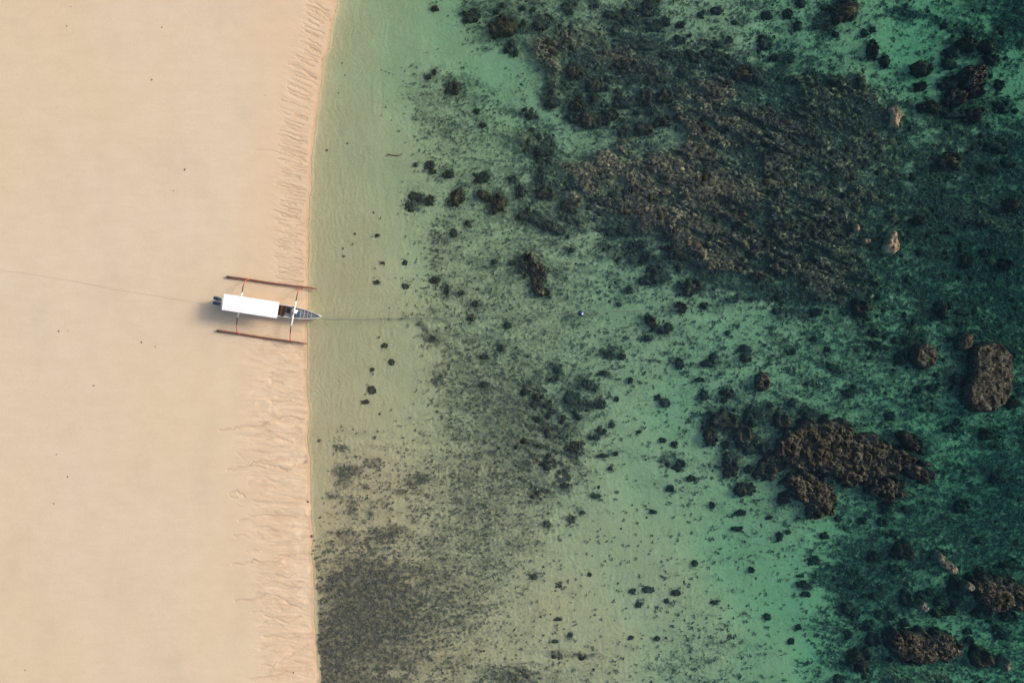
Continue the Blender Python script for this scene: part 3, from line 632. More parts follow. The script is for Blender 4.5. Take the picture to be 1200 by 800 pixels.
# ------------------------------------------------------------------ coral heads and outcrops
def mound(sdf, box, cell, height, edge, seed, lumps=.18, lumpr=.35, flat=.5, base=-.25, rough=.08, ragged=.9):
    """a lumpy rock: heightfield inside an outline, steep sides; local metres"""
    x0, x1, y0, y1 = box
    gx = np.arange(x0 - cell, x1 + 2 * cell, cell); gy = np.arange(y0 - cell, y1 + 2 * cell, cell)
    A, B = np.meshgrid(gx, gy, indexing='ij')
    r_ = np.random.default_rng(seed)
    A = A + r_.uniform(-.28, .28, A.shape) * cell; B = B + r_.uniform(-.28, .28, B.shape) * cell
    s = sdf(A, B) + edge * ragged * (fbm(A / edge * .9 + seed, B / edge * .9, seed % 40, 3) - .5) * 2
    t = np.clip(-s / edge, 0, 1)
    prof = np.sqrt(np.clip(1 - (1 - t) ** 2, 0, 1))
    inner = np.clip(-s / max(edge * 3, 1e-3), 0, 1)
    h = height * (prof * flat + (1 - flat) * prof * np.sqrt(inner))
    k_ = int(np.clip((x1 - x0) * (y1 - y0) / (lumpr ** 2) * .55, 3, 420))
    qx = r_.uniform(x0, x1, k_); qy = r_.uniform(y0, y1, k_); qr = lumpr * (.35 + 1.5 * r_.random(k_) ** 2)
    L = np.zeros(A.shape)
    for a, b, q in zip(qx, qy, qr):
        d2 = ((A - a) ** 2 + (B - b) ** 2) / (q * q)
        L = np.maximum(L, np.where(d2 < 1, np.sqrt(np.maximum(1 - d2, 0)) * q / lumpr, 0))
    h = h + prof * lumps * (L - .75) + prof * rough * (fbm(A / (cell * 2.2), B / (cell * 2.2), seed % 30 + 3, 3) - .5) * 2
    ins = s < 0
    h = np.where(ins, np.maximum(h, .02), base)
    n0, n1 = A.shape
    id_ = np.arange(n0 * n1).reshape(n0, n1)
    q = np.stack([id_[:-1, :-1], id_[1:, :-1], id_[1:, 1:], id_[:-1, 1:]], -1).reshape(-1, 4)
    q = q[ins.reshape(-1)[q].any(1)]
    used, inv = np.unique(q, return_inverse=True)
    v = np.stack([A, B, h], -1).reshape(-1, 3)[used]
    return v, inv.reshape(-1, 4)
def ell_sdf(rx, ry, ang=0.0):
    c, s = math.cos(ang), math.sin(ang)
    def f(A, B):
        u = A * c + B * s; v = -A * s + B * c
        q = np.sqrt((u / rx) ** 2 + (v / ry) ** 2)
        return (q - 1) * min(rx, ry)
    return f

KINDS = {'K': m_knob, 'D': m_dark, 'M': m_mix, 'B': m_brown, 'P': m_pale}
WORD = {'D': 'dark', 'M': 'speckled', 'B': 'brown', 'P': 'tan'}
# big bare outcrops and boulders that break the surface: outline or ellipse, name, label, kind, height above water
def ring_pts(x, y_, rx, ry, a=0, n=16):
    c, s = math.cos(R(a)), math.sin(R(a))
    return [(x + rx * math.cos(t) * c - ry * math.sin(t) * s, y_ + rx * math.cos(t) * s + ry * math.sin(t) * c) for t in np.arange(n) * 2 * np.pi / n]
BIG = [
    ([(1143, 410), (1160, 403), (1175, 405), (1185, 418), (1188, 435), (1186, 455), (1180, 470), (1163, 481), (1147, 480), (1135, 468), (1137, 453), (1144, 440), (1145, 425)],
     'coral_boulder', 'big brown peanut-shaped coral boulder, the largest single boulder in the sea', 'B', .10),
    (ring_pts(1086, 417, 14, 14.5), 'coral_boulder', 'round brown disc-shaped coral boulder left of the small oval boulder', 'B', .08),
    (ring_pts(1134, 400, 8, 10, 30), 'coral_boulder', 'small oval brown boulder between the round disc boulder and the big peanut-shaped one', 'B', .08),
    (ring_pts(896, 448, 8, 10.5), 'coral_boulder', 'small brown boulder with a dark hollow in its top, alone on green sand', 'B', .07),
    ([(926, 502), (945, 492), (975, 490), (996, 494), (1002, 505), (1014, 503), (1034, 512), (1040, 522), (1060, 526), (1072, 540), (1062, 552), (1040, 556), (1022, 566), (1000, 570), (985, 562), (960, 556), (932, 552), (918, 540), (906, 535), (908, 520)],
     'coral_outcrop', 'wide dark brown upper mass of the coral outcrop, ragged and broken along its top edge', 'B', .07),
    ([(924, 560), (940, 552), (962, 557), (978, 570), (982, 590), (976, 603), (958, 607), (940, 594), (928, 580), (922, 570)],
     'coral_outcrop', 'brown rounded slab of coral hanging down from the wide dark brown outcrop', 'B', .09),
    ([(1054, 530), (1072, 536), (1090, 545), (1100, 553), (1096, 563), (1084, 567), (1070, 558), (1056, 552), (1046, 542)],
     'coral_outcrop', 'pointed brown coral slab at the right-hand tip of the wide dark brown outcrop', 'B', .08),
    ([(1022, 562), (1044, 560), (1062, 568), (1066, 580), (1056, 588), (1036, 586), (1022, 578)],
     'coral_outcrop', 'brown and black coral lump just under the pointed slab, beside the wide brown outcrop', 'B', .06),
    ([(1058, 512), (1070, 508), (1080, 516), (1088, 528), (1078, 532), (1064, 524)], 'coral_outcrop', 'black coral lump lying above the pointed brown slab', 'M', .02),
    ([(1042, 748), (1062, 741), (1076, 739), (1088, 745), (1100, 741), (1120, 745), (1129, 756), (1130, 768), (1118, 778), (1098, 776), (1080, 782), (1058, 776), (1044, 766)],
     'coral_outcrop', 'knobbly brown coral outcrop with many rounded domes near the bottom edge of the sea', 'B', .08),
    ([(1142, 680), (1155, 673), (1172, 672), (1190, 682), (1206, 688), (1210, 716), (1195, 720), (1178, 714), (1160, 718), (1150, 708), (1143, 694)],
     'coral_outcrop', 'brown knobbly coral outcrop cut by the picture edge, above the knobbly domed one', 'B', .07),
    (ring_pts(1137.5, 688, 5, 5), 'coral_boulder', 'small pale round coral head at the left end of the edge-cut outcrop', 'K', .06),
    (ring_pts(1084, 712, 5.5, 6.5), 'coral_boulder', 'small brown coral knob between two black coral heads, left of the ring of dark heads', 'K', .06),
    (ring_pts(1104, 655, 5, 6), 'coral_boulder', 'small pale coral knob, topmost of the three in a slanting chain', 'K', .06),
    (ring_pts(1112, 663, 6, 5), 'coral_boulder', 'middle coral knob of the slanting chain of three', 'K', .05),
    (ring_pts(1119, 668, 5, 5.5), 'coral_boulder', 'lowest coral knob of the slanting chain of three, touching a dark head', 'K', .05),
    (ring_pts(1182, 780, 4.5, 8, 15), 'coral_boulder', 'small upright tan coral knob near the bottom right corner', 'K', .06),
    (ring_pts(1147, 86, 13, 14), 'coral_outcrop', 'brown and black speckled coral outcrop, largest of the cluster near the top right corner', 'B', .04),
    ([(1046, 269), (1053, 270), (1054, 284), (1057, 291), (1050, 298), (1037, 296), (1038, 288), (1042, 280)], 'sand_rock', 'bare tan rock shaped like a boot, brightest patch on the reef', 'P', .08),
    (ring_pts(1005.5, 267, 3, 5.5, -8), 'sand_rock', 'thin upright tan rock left of the boot-shaped tan rock', 'P', .05),
    (ring_pts(1017, 282, 5, 4), 'sand_rock', 'small brownish tan rock between the thin tan rock and the boot-shaped one', 'P', .04),
    ([(1043, 124), (1052, 122), (1058, 130), (1062, 134), (1056, 140), (1054, 150), (1044, 148), (1045, 136)], 'sand_rock', 'pale brown flat rock on the upper reef, right of dark coral rubble', 'P', .03),
    ([(608, 300), (618, 297), (629, 302), (636, 316), (640, 332), (643, 346), (636, 350), (626, 342), (622, 328), (612, 314)], 'coral_outcrop', 'long pinkish brown coral ridge lying slantwise under shallow green water', 'B', -.10),
]
landmarks = []
for i, (poly, name, label, kd, ht) in enumerate(BIG):
    a = np.array(poly); cx_, cy_ = a.mean(0)
    WX, WY = world(a[:, 0], a[:, 1], -.05); ox, oy = world(cx_, cy_, -.05)
    ox, oy = float(ox), float(oy)
    gr = 1.08 if name == 'coral_boulder' else 1.0
    lp = [((float(x) - ox) * gr, (float(y_) - oy) * gr) for x, y_ in zip(WX, WY)]
    b = np.array(lp); ext = max(np.ptp(b[:, 0]), np.ptp(b[:, 1]))
    fz = float(floor_z(np.array([ox]), np.array([oy]))[0])
    fz = min(fz, float(-depth_map(np.array([cx_]), np.array([cy_]))[0] * .9))
    height = max(ht - fz, .15)
    cell = .065 if ext < 4 else .085
    v, f_ = mound(lambda A, B: sdf_poly(A, B, lp), (b[:, 0].min() - .3, b[:, 0].max() + .3, b[:, 1].min() - .3, b[:, 1].max() + .3), cell, height,
                  min(.45, .22 * ext) if 'outcrop' in name else min(.30, .18 * ext), 200 + i, .12 if 'boulder' in name else .24 if kd == 'B' else .12, (.26 + .05 * (i % 3)) if i not in (9, 10) else .66, .86 if 'outcrop' in name else .94, -.3, .28 if 'outcrop' in name else .12, 1.7 if 'outcrop' in name else .45)
    if i == 3:                              # the hollow in the top
        d = np.hypot(v[:, 0] - .08, (v[:, 1] + .1) * .7); v[:, 2] -= .55 * np.exp(-(d / .2) ** 2)
    o = link(name, make_mesh(name, v, f_), KINDS[kd]); o.location = (ox, oy, fz)
    tag(o, label, 'coral rock' if kd != 'P' else 'rock', 'bare rocks and coral boulders breaking the surface')
    landmarks.append((cx_, cy_))

# meshes shared by the smaller heads
PROTO = {}
for q in range(12):
    v, f_ = mound(ell_sdf(1, 1), (-1.25, 1.25, -1.25, 1.25), .10, 1.0, .42, 300 + q, .36, .40, .45, -.35, .26, 1.5)
    for kd in 'DMB':
        me = make_mesh('coral_colony', v, f_); me.materials.append(KINDS[kd]); PROTO[q, kd] = me
LM = [((681, 367), 'the mooring buoy'), ((1086, 417), 'the round disc boulder'), ((1162, 442), 'the big peanut-shaped boulder'), ((896, 448), 'the hollow-topped boulder'),
      ((985, 530), 'the wide brown outcrop'), ((1087, 760), 'the knobbly domed outcrop'), ((1180, 695), 'the edge-cut outcrop'), ((1147, 86), 'the speckled top-right outcrop'),
      ((1047, 285), 'the boot-shaped tan rock'), ((1050, 136), 'the pale flat reef rock'), ((625, 322), 'the long pinkish ridge'), ((463, 182), 'the sunken stick')]
ORD = ['nearest', 'second nearest', 'third nearest', 'fourth nearest', 'fifth nearest', 'sixth nearest', 'seventh nearest', 'eighth nearest', 'ninth nearest', 'tenth nearest',
       'eleventh nearest', 'twelfth nearest', 'thirteenth nearest', 'fourteenth nearest', 'fifteenth nearest', 'sixteenth nearest', 'seventeenth nearest', 'eighteenth nearest']
def side(dx, dy):
    a = math.degrees(math.atan2(-dy, dx)) % 360
    return ['right of', 'up and right of', 'above', 'up and left of', 'left of', 'down and left of', 'below', 'down and right of'][int((a + 22.5) // 45) % 8]
def size_word(r_): return 'tiny' if r_ < 3.6 else 'small' if r_ < 6 else 'medium' if r_ < 9 else 'large'
buckets = {}
for h_ in HEADS:
    (lx, ly), nm = min(LM, key=lambda q: math.hypot(q[0][0] - h_[0], q[0][1] - h_[1]))
    key = (size_word(max(h_[2], h_[3])), WORD[h_[5]], side(h_[0] - lx, h_[1] - ly), nm)
    buckets.setdefault(key, []).append((math.hypot(h_[0] - lx, h_[1] - ly), h_))
LABEL = {}
for key, lst in buckets.items():
    lst.sort(key=lambda q: q[0])
    for q, (d_, h_) in enumerate(lst):
        end = '' if len(lst) == 1 else (', %s' % (ORD[q] if q < len(lst) - 1 or q < 2 else 'farthest'))
        LABEL[h_] = '%s %s coral %s %s%s' % (key[0], key[1], key[2], key[3], end)
for i, h_ in enumerate(HEADS):
    x, y_, rx, ry, a, kd = h_
    d = float(depth_map(np.array([x]), np.array([y_]))[0])
    rm = (rx + ry) / 2 / PPM
    topz = {'D': -max(.25, d - .75 * rm - .08), 'M': -max(.06, d - 1.05 * rm - .15) if rm > .4 else -max(.15, d - rm), 'B': .05}[kd]
    topz = min(topz, -.03) if kd != 'B' else topz
    X_, Y_ = world(x, y_, topz * .6 - d * .4); X_, Y_ = float(X_), float(Y_)
    fz = float(floor_z(np.array([X_]), np.array([Y_]))[0])
    o = link('coral_colony' if max(rx, ry) > 3.6 else 'small_coral', PROTO[i % 12, kd])
    o.location = (X_, Y_, min(fz, -d * .85) - .02)
    hz_ = max(topz - o.location.z, .12)
    o.scale = (rx / PPM * 1.03, ry / PPM * 1.03, hz_ * .95)
    o.rotation_euler = (0, 0, -R(a))
    tag(o, LABEL[h_], 'coral', '%s coral heads on the sea floor' % WORD[kd])

# small stones and scraps
SPECKS = [(401, 74, 1.6), (404, 88, 1.3), (397, 109, 1.4), (383, 176, 1.8), (407, 168, 1.6), (438, 249, 1.7), (416, 274, 2.4), (402, 291, 2), (403, 300, 2.2), (444, 395, 2), (445, 485, 2.2), (440, 512, 2), (512, 482, 2.5), (519, 576, 2.4),
          (365.5, 628, 2.2), (368, 633, 1.4), (375, 606, 2), (367, 645, 1.2), (374, 516, 2.6), (567, 762, 2.3), (583, 752, 1.7), (637, 664, 2.4), (651, 692, 1.7), (634, 722, 2), (645, 719, 1.4), (694, 651, 1.6), (714, 651, 1.4), (724, 683, 2.3),
          (697, 696, 1.3), (697, 720, 2.1), (781, 747, 2.3), (842, 648, 2.4), (906, 646, 2.4), (886, 677, 2.2), (854, 709, 2), (875, 709.5, 1.8), (948, 750, 2.1), (762, 423, 1.5), (728, 619, 1.8), (686, 556, 2.2), (758, 606, 1.9), (814, 355, 2)]
SHORE_ST = [(83, 34, 1.2), (193, 35, 1.2), (181, 96, 1.2), (219, 200, 1.5), (73.5, 388, 1.3), (84, 388, .9), (169, 401, 1.3), (185, 406, 1.2), (114, 451, 1.2), (71, 531, 1.1), (84, 557, 1.1), (68, 588, 1.1), (35, 781, 1.1),
            (361, 587.5, 1.7), (344.5, 787, 1.2), (206, 225, .9), (88, 12, .9), (312, 113, .9)]
v, f_ = mound(ell_sdf(1, 1), (-1.2, 1.2, -1.2, 1.2), .24, .8, .5, 400, .3, .5, .5, -.3, .15)
me_s = make_mesh('stone', v, f_); me_s.materials.append(m_stone)
def near_label(x, y_, what, pool):
    (lx, ly), nm = min(pool, key=lambda q: math.hypot(q[0][0] - x, q[0][1] - y_))
    return (what, side(x - lx, y_ - ly), nm), math.hypot(x - lx, y_ - ly)
def stones(lst, what, pool, group, zc):
    bk = {}
    for s_ in lst:
        key, d_ = near_label(s_[0], s_[1], what, pool); bk.setdefault(key, []).append((d_, s_))
    for key, l_ in bk.items():
        l_.sort()
        for q, (d_, (x, y_, r_)) in enumerate(l_):
            d = float(depth_map(np.array([float(x)]), np.array([float(y_)]))[0])
            X_, Y_ = world(x, y_, -d); X_, Y_ = float(X_), float(Y_)
            o = link('stone', me_s); o.location = (X_, Y_, float(floor_z(np.array([X_]), np.array([Y_]))[0]) - .01)
            s__ = r_ / PPM * .85; o.scale = (s__ * rnd.uniform(.8, 1.2), s__ * rnd.uniform(.7, 1.1), s__ * rnd.uniform(.6, .9)); o.rotation_euler = (0, 0, rnd.uniform(0, 6))
            tag(o, '%s %s %s%s' % (key[0], key[1], key[2], '' if len(l_) == 1 else ', %s' % (ORD[q] if q < len(l_) - 1 or q < 2 else 'farthest')), 'stone', group)
BOATLM = ((300, 360), 'the white-roofed outrigger boat')
stones(SPECKS, 'dark pebble-like stone under water', LM + [BOATLM], 'small stones on the sea floor', 0)
stones(SHORE_ST, 'tiny dark stone on the sand', [BOATLM, ((258, 504), 'the long wavy rill'), ((340, 60), 'the close-set upper rills')], 'small stones on the beach', 0)

# ------------------------------------------------------------------ tubes, boxes and lofts for the made things
class MB:
    def __init__(s): s.v = []; s.f = []
    def add(s, v, f):
        o = len(s.v); s.v += [tuple(p) for p in v]; s.f += [tuple(o + q for q in t) for t in f]; return s
    def box(s, c, d, rot=None):
        v = [Vector((x * d[0] / 2, y_ * d[1] / 2, z * d[2] / 2)) for x in (-1, 1) for y_ in (-1, 1) for z in (-1, 1)]
        if rot: v = [Matrix.Rotation(rot[1], 3, rot[0]) @ p for p in v]
        return s.add([p + Vector(c) for p in v], [(0, 1, 3, 2), (4, 6, 7, 5), (0, 4, 5, 1), (2, 3, 7, 6), (0, 2, 6, 4), (1, 5, 7, 3)])
    def tube(s, pts, rad, n=10):
        pts = [Vector(p) for p in pts]
        rads = rad if isinstance(rad, (list, tuple)) else [rad] * len(pts)
        v = []; f = []
        for i, p in enumerate(pts):
            t = (pts[min(i + 1, len(pts) - 1)] - pts[max(i - 1, 0)]).normalized()
            a = t.cross(Vector((0, 0, 1)) if abs(t.z) < .9 else Vector((1, 0, 0))).normalized(); b = t.cross(a)
            for k_ in range(n):
                an_ = 2 * math.pi * k_ / n
                v.append(p + (a * math.cos(an_) + b * math.sin(an_)) * rads[i])
        for i in range(len(pts) - 1):
            for k_ in range(n):
                f.append((i * n + k_, i * n + (k_ + 1) % n, (i + 1) * n + (k_ + 1) % n, (i + 1) * n + k_))
        f.append(tuple(range(n))[::-1]); f.append(tuple((len(pts) - 1) * n + k_ for k_ in range(n)))
        return s.add(v, f)
    def build(s, name, mat, parent=None, smooth=False, bevel=0.0, seg=2):
        me = bpy.data.meshes.new(name); me.from_pydata(s.v, [], s.f); me.update()
        import bmesh
        bm = bmesh.new(); bm.from_mesh(me); bmesh.ops.recalc_face_normals(bm, faces=bm.faces)
        if bevel: bmesh.ops.bevel(bm, geom=list(bm.edges), offset=bevel, segments=seg, affect='EDGES', clamp_overlap=True)
        bm.to_mesh(me); bm.free()
        if smooth:
            for p in me.polygons: p.use_smooth = True
        return link(name, me, mat, parent)

# ------------------------------------------------------------------ the outrigger boat
BX, BY, YAW, PITCH = -24.77, 3.36, -R(8.8), R(2.6)
bz = float(floor_z(np.array([BX]), np.array([BY]))[0])
boat = bpy.data.objects.new('outrigger_boat', None); C.objects.link(boat)
boat.location = (BX, BY, bz - .04); boat.rotation_euler = (0, PITCH, YAW)
tag(boat, 'slim outrigger boat with flat white roof and two long brown floats, beached at the waterline', 'boat')

ST = [(-3.15, .50, .30, .86, .02), (-2.2, .56, .20, .84, 0), (-1, .59, .14, .84, 0), (.4, .60, .12, .85, 0), (1.8, .58, .13, .88, 0), (2.9, .57, .15, .93, .01), (3.9, .54, .18, 1.0, .04),
      (4.8, .46, .20, 1.07, .10), (5.5, .33, .24, 1.14, .20), (6.05, .18, .28, 1.20, .36), (6.40, .06, .34, 1.26, .60)]   # x, half width, bilge height, sheer, keel
def section(st, k_=1.0, inset=0.0):
    x, wd, bl, sh, kl = st
    wd = max(wd - inset, .012)
    half = [(0, kl + inset), (wd * .45, kl + (bl - kl) * .30 + inset), (wd * .78, bl + (sh - bl) * .15 + inset * .6), (wd * .93, bl + (sh - bl) * .55), (wd, sh)]
    return [(x, -y_, z) for y_, z in half[::-1]] + [(x, y_, z) for y_, z in half[1:]]
hb = MB(); outer = [section(s_) for s_ in ST]; inner = [section(s_, 1, .045) for s_ in ST]
nS, nP = len(ST), 9
vs = [p for s_ in outer for p in s_] + [p for s_ in inner for p in s_]; fs = []
for i in range(nS - 1):
    for k_ in range(nP - 1):
        a = i * nP + k_; fs.append((a, a + 1, a + nP + 1, a + nP))
        a += nS * nP; fs.append((a, a + nP, a + nP + 1, a + 1))
    for k_ in (0, nP - 1):
        a = i * nP + k_; b = a + nS * nP; fs.append((a, a + nP, b + nP, b))
fs.append(tuple(range(nP))); fs.append(tuple(nS * nP + k_ for k_ in range(nP))[::-1])
fs.append(tuple((nS - 1) * nP + k_ for k_ in range(nP))[::-1])
hb.add(vs, fs); hull = hb.build('hull', m_hull, boat)
for sgn in (-1, 1):
    pts = [(s_[0], sgn * (s_[1] - .01), s_[3] + .012) for s_ in ST]
    MB().tube(pts, .034, 8).build('gunwale', m_hull, hull, True)
MB().tube([(6.30, 0, 1.28), (6.52, 0, 1.36), (6.62, 0, 1.46)], [.05, .04, .028], 8).build('bow_post', m_hull, hull, True)
MB().box((-3.12, 0, .62), (.06, .9, .46)).build('transom', m_hull, hull, bevel=.01)
def lid(x0, x1, zf, mat, name, n=8, crown=.03, inset=.05):
    m = MB(); v = []
    for i in range(n + 1):
        x = x0 + (x1 - x0) * i / n
        wd = float(np.interp(x, [s_[0] for s_ in ST], [s_[1] for s_ in ST])) - inset
        sh = float(np.interp(x, [s_[0] for s_ in ST], [s_[3] for s_ in ST]))
        for t in (-1, -.5, 0, .5, 1): v.append((x, t * max(wd, .01), zf(sh) + crown * (1 - t * t)))
    f = [(i * 5 + k_, i * 5 + k_ + 1, (i + 1) * 5 + k_ + 1, (i + 1) * 5 + k_) for i in range(n) for k_ in range(4)]
    m.add(v, f); return m.build(name, mat, boat)
lid(4.15, 6.3, lambda sh: sh - .06, m_slate, 'foredeck', 10)
lid(2.5, 4.1, lambda sh: .66, m_deck, 'cockpit_floor', 8, 0, .09)
lid(-3.05, 2.5, lambda sh: .40, m_bench, 'cabin_floor', 10, 0, .09)
for x in (4.45, 4.8, 5.15, 5.5): # planks across the foredeck
    wd = float(np.interp(x, [s_[0] for s_ in ST], [s_[1] for s_ in ST])) - .07; sh = float(np.interp(x, [s_[0] for s_ in ST], [s_[3] for s_ in ST]))
    MB().box((x, 0, sh - .012), (.05, 2 * wd, .035)).build('deck_batten', m_deck, boat, bevel=.006)
for x in (-2.3, -1.4, -.5, .4, 1.3): MB().box((x, 0, .68), (.28, 1.04, .05)).build('bench', m_bench, boat, bevel=.01)
MB().box((2.66, 0, .93), (.26, 1.06, .08)).build('bulkhead_shelf', m_brownwood, boat, bevel=.012)
MB().box((2.86, 0, .90), (.05, 1.02, .46)).build('bulkhead', m_black, boat, bevel=.01)
hat = MB().box((3.22, .12, .74), (.30, .46, .18)).build('hatch', m_black, boat, bevel=.02)
MB().box((3.22, .12, .842), (.32, .48, .03)).build('hatch_rim', m_black, hat, bevel=.008)
MB().box((3.62, 0, .84), (.10, .94, .05)).build('thwart', m_hull, boat, bevel=.01)
MB().box((4.10, 0, .86), (.08, .82, .12)).build('thwart', m_hull, boat, bevel=.01)
for y_ in (-.28, .26): MB().box((3.55, y_, .69), (.5, .14, .05), ('Z', .1)).build('loose_board', m_deck, boat, bevel=.008)

# roof: slightly cambered sheet with turned-down edges, on eight posts
rm_ = MB(); L2, W2, zr = 2.56, .745, 2.02
v = []; ns = 8
for t in range(2):
    for x in (-L2, -L2 * .5, 0, L2 * .5, L2):
        for k_ in range(ns + 1):
            u = -1 + 2 * k_ / ns
            v.append((x, u * W2, zr + .05 * (1 - u * u) - t * .035))
f = []; q_ = ns + 1
for i in range(4):
    for k_ in range(ns):
        a = i * q_ + k_; f.append((a, a + q_, a + q_ + 1, a + 1)); b = a + 5 * q_; f.append((b, b + 1, b + q_ + 1, b + q_))
    for k_ in (0, ns): a = i * q_ + k_; f.append((a, a + q_, a + q_ + 5 * q_, a + 5 * q_))
for i in (0, 4):
    for k_ in range(ns): a = i * q_ + k_; f.append((a, a + 1, a + 1 + 5 * q_, a + 5 * q_))
roof = rm_.add(v, f).build('roof', m_white, boat)
for sgn in (-1, 1): MB().box((0, sgn * (W2 + .012), zr - .03), (2 * L2 + .05, .03, .09)).build('roof_edge', m_white, roof, bevel=.006)
for sgn in (-1, 1): MB().box((sgn * (L2 + .012), 0, zr - .012), (.03, 2 * W2, .09)).build('roof_edge', m_white, roof, bevel=.006)
for x in (-2.35, -.8, .8, 2.35):
    MB().box((x, 0, zr - .075), (.05, 2 * W2 - .06, .07)).build('roof_beam', m_hull, roof)
    for sgn in (-1, 1):
        MB().tube([(x, sgn * .55, .82), (x, sgn * .62, zr - .06)], .028, 8).build('roof_post', m_hull, boat, True)
# twin outboard motors
for y_ in (-.24, .22):
    mt = bpy.data.objects.new('outboard_motor', None); C.objects.link(mt); mt.parent = boat; mt.location = (-3.45, y_, 0)
    cm = MB(); secs = [(-.44, .12, .90, 1.10), (-.34, .17, .86, 1.22), (-.05, .18, .85, 1.28), (.16, .15, .86, 1.22), (.24, .10, .90, 1.12)]; vv_ = []
    for x, wd, z0, z1 in secs:
        for k_ in range(10):
            an_ = 2 * math.pi * k_ / 10; vv_.append((x, wd * math.cos(an_), (z0 + z1) / 2 + (z1 - z0) / 2 * math.sin(an_)))
    ff_ = [(i * 10 + k_, i * 10 + (k_ + 1) % 10, (i + 1) * 10 + (k_ + 1) % 10, (i + 1) * 10 + k_) for i in range(4) for k_ in range(10)] + [tuple(range(10)), tuple(40 + k_ for k_ in range(10))]
    cm.add(vv_, ff_).build('cowling', m_navy, mt, True)
    MB().tube([(-.05, 0, .90), (-.08, 0, .45), (-.12, 0, .12)], [.09, .065, .05], 8).build('shaft', m_metal, mt, True)
    MB().box((.20, 0, .76), (.18, .20, .24)).build('clamp', m_metal, mt, bevel=.02)
    pm = MB()
    for k_ in range(3):
        an_ = 2 * math.pi * k_ / 3; pm.box((-.24, .09 * math.cos(an_), .14 + .09 * math.sin(an_)), (.03, .13, .07), ('X', an_))
    pm.tube([(-.30, 0, .14), (-.10, 0, .14)], .035, 8).build('propeller', m_metal, mt)
# floats and cross booms
for (x0, y0, x1, y1) in ((-3.29, 2.42, 5.46, 2.60), (-3.43, -2.88, 5.30, -2.82)):
    pts = []; rr_ = []
    for i in range(15):
        t = i / 14; pts.append((x0 + (x1 - x0) * t, y0 + (y1 - y0) * t + .02 * math.sin(t * 9), .13 + .20 * t * t + .012 * math.sin(t * 23)))
        rr_.append(.115 - .035 * t)
    fl = MB().tube(pts, rr_, 10).build('float', m_brownwood, boat, True)
    for t in (.18, .36, .55, .8):
        p = Vector(pts[int(t * 14)]); MB().tube([p - Vector((.03, 0, 0)), p + Vector((.03, 0, 0))], .10 - .035 * t, 10).build('joint_ring', m_lash, fl)
for x0, x1 in ((-1.30, -1.36), (3.88, 3.78)):
    zb = 1.02 if x0 < 0 else 1.09
    bm_ = MB().tube([(x0 + (x1 - x0) * t, 1.25 - 2.65 * t, zb + .03 * math.sin(math.pi * t)) for t in (0, .25, .5, .75, 1)], .058, 10).build('cross_boom', m_white, boat, True)
    for sgn, ya, yb, xa in ((1, 1.25, 2.50, x0), (-1, -1.40, -2.85, x1)):
        da = yb - ya
        MB().tube([(xa, ya - .12 * sgn, zb + .05), (xa, ya + da * .25, zb + .05), (xa + .01, ya + da * .50, zb - .02)], [.052, .05, .045], 10).build('arm_sleeve', m_lash, boat, True)
        arm = MB().tube([(xa + .01, ya + da * .44, zb), (xa + .02, ya + da * .70, zb - .10), (xa + .03, ya + da * .88, zb - .32), (xa + .05, ya + da * .97, zb - .62), (xa + .06, ya + da, .22)],
                        [.05, .048, .046, .044, .042], 10).build('outrigger_arm', m_red, boat, True)
        MB().tube([(xa - .09, yb - .02 * sgn, .20), (xa + .18, yb - .02 * sgn, .20)], .075, 8).build('arm_foot', m_red, arm, True)

def on_boat(x, y_, z): return boat.matrix_basis @ Vector((x, y_, z)) if False else (Matrix.Translation(boat.location) @ boat.rotation_euler.to_matrix().to_4x4()) @ Vector((x, y_, z))
p = on_boat(4.02, .12, .99)
cb = MB().box((0, 0, .14), (.30, .36, .28)).build('cool_box', m_white, None, bevel=.025)
MB().box((0, 0, .30), (.32, .38, .05)).build('lid', m_white, cb, bevel=.012)
cb.location = p; cb.rotation_euler = (0, PITCH, YAW); tag(cb, 'small white cool box on the boat beside the front cross boom', 'cool box')
p = on_boat(4.34, -.02, 1.0)
jc = MB().box((0, 0, .13), (.22, .40, .26)).build('jerry_can', m_blue, None, bevel=.04)
MB().tube([(0, -.12, .28), (0, 0, .33), (0, .12, .28)], .02, 8).build('handle', m_blue, jc, True)
MB().tube([(0, .15, .25), (0, .15, .31)], .03, 8).build('cap', m_black, jc, True)
jc.location = p; jc.rotation_euler = (0, PITCH, YAW); tag(jc, 'blue jerry can on the grey foredeck just ahead of the white cool box', 'jerry can')

# ------------------------------------------------------------------ ropes, buoy, stick
def sand_path(pxs, lift):
    out_ = []
    for (x, y_) in pxs:
        X_, Y_ = world(x, y_, .4); X_, Y_ = float(X_), float(Y_)
        out_.append((X_, Y_, float(floor_z(np.array([X_]), np.array([Y_]))[0]) + lift))
    return out_
def wiggle(pts, n, amp, seed):
    r_ = random.Random(seed); o_ = []
    for (ax, ay), (bx_, by_) in zip(pts[:-1], pts[1:]):
        for k_ in range(n): t = k_ / n; o_.append((ax + (bx_ - ax) * t, ay + (by_ - ay) * t + r_.uniform(-amp, amp)))
    return o_ + [pts[-1]]
sp = on_boat(-3.1, 0, .84)
pts = sand_path(wiggle([(-12, 315), (30, 320), (60, 325), (100, 332), (140, 340), (180, 346), (215, 352), (240, 356)], 4, .2, 5), .012) + [(sp.x - .9, sp.y + .2, .62), tuple(sp)]
tag(MB().tube(pts, .010, 6).build('rope', m_rope_pale, None, True), 'thin pale brown mooring rope running from the stern across the dry sand', 'rope')
bp = on_boat(6.5, 0, 1.34)
pts = [tuple(bp)]
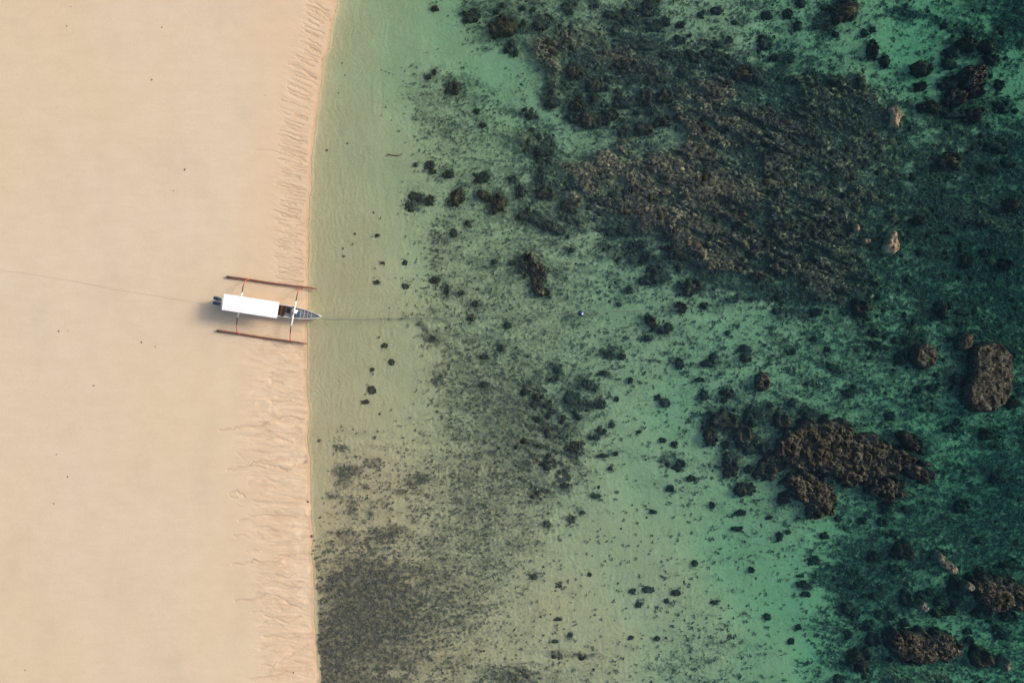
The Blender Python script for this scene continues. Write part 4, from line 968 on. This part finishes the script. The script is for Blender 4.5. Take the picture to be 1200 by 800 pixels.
for i, (x, y_) in enumerate(wiggle([(384, 374.6), (420, 374.5), (455, 373.6), (500, 372.4), (560, 370.5), (620, 368.6), (679, 367.2)], 6, .25, 6)):
    X_, Y_ = world(x, y_, 0); pts.append((float(X_), float(Y_), max(.9 - i * .075, .012) if i < 13 else .012))
for i, (x, y_) in enumerate(wiggle([(684, 367), (720, 365.5), (760, 363.5), (795, 361.5)], 4, .3, 8)):
    X_, Y_ = world(x, y_, 0); pts.append((float(X_), float(Y_), .008 - .006 * i))
tag(MB().tube(pts, .028, 6).build('rope', m_rope, None, True), 'long dark anchor rope stretched from the bow out over the shallow water', 'rope')
X_, Y_ = world(681, 367.3, .1)
bu = bpy.data.objects.new('mooring_buoy', None); C.objects.link(bu); bu.location = (float(X_), float(Y_), .02)
v = []; f = []
prof_ = [(-.26, .02), (-.22, .18), (-.08, .30), (.08, .30), (.20, .22), (.26, .10)]
m = MB(); v = [(r_ * math.cos(2 * math.pi * k_ / 14), r_ * math.sin(2 * math.pi * k_ / 14), z) for z, r_ in prof_ for k_ in range(14)]
f = [(i * 14 + k_, i * 14 + (k_ + 1) % 14, (i + 1) * 14 + (k_ + 1) % 14, (i + 1) * 14 + k_) for i in range(5) for k_ in range(14)] + [tuple(range(14)), tuple(70 + k_ for k_ in range(14))]
m.add(v, f).build('float_body', m_navy, bu, True)
MB().tube([(.08, -.04, .20), (.10, -.05, .34)], [.095, .08], 12).build('cap', m_white, bu, True)
MB().tube([(.06, -.03, .33), (.06, .02, .42), (.10, .05, .33)], .015, 6).build('ring', m_metal, bu, True)
tag(bu, 'dark blue mooring buoy with a white cap on the anchor rope', 'buoy')
d = float(depth_map(np.array([463.]), np.array([182.]))[0])
pts = []
for x, y_ in [(454, 183.5), (455, 181), (459, 182), (464, 182.6), (469, 182), (472, 179.5)]:
    X_, Y_ = world(x, y_, -d); pts.append((float(X_), float(Y_), float(floor_z(np.array([float(X_)]), np.array([float(Y_)]))[0]) + .04))
tag(MB().tube(pts, [.03, .05, .05, .045, .04, .025], 7).build('sunken_stick', m_brownwood, None, True), 'thin bent dark stick lying under water on pale green sand', 'stick')
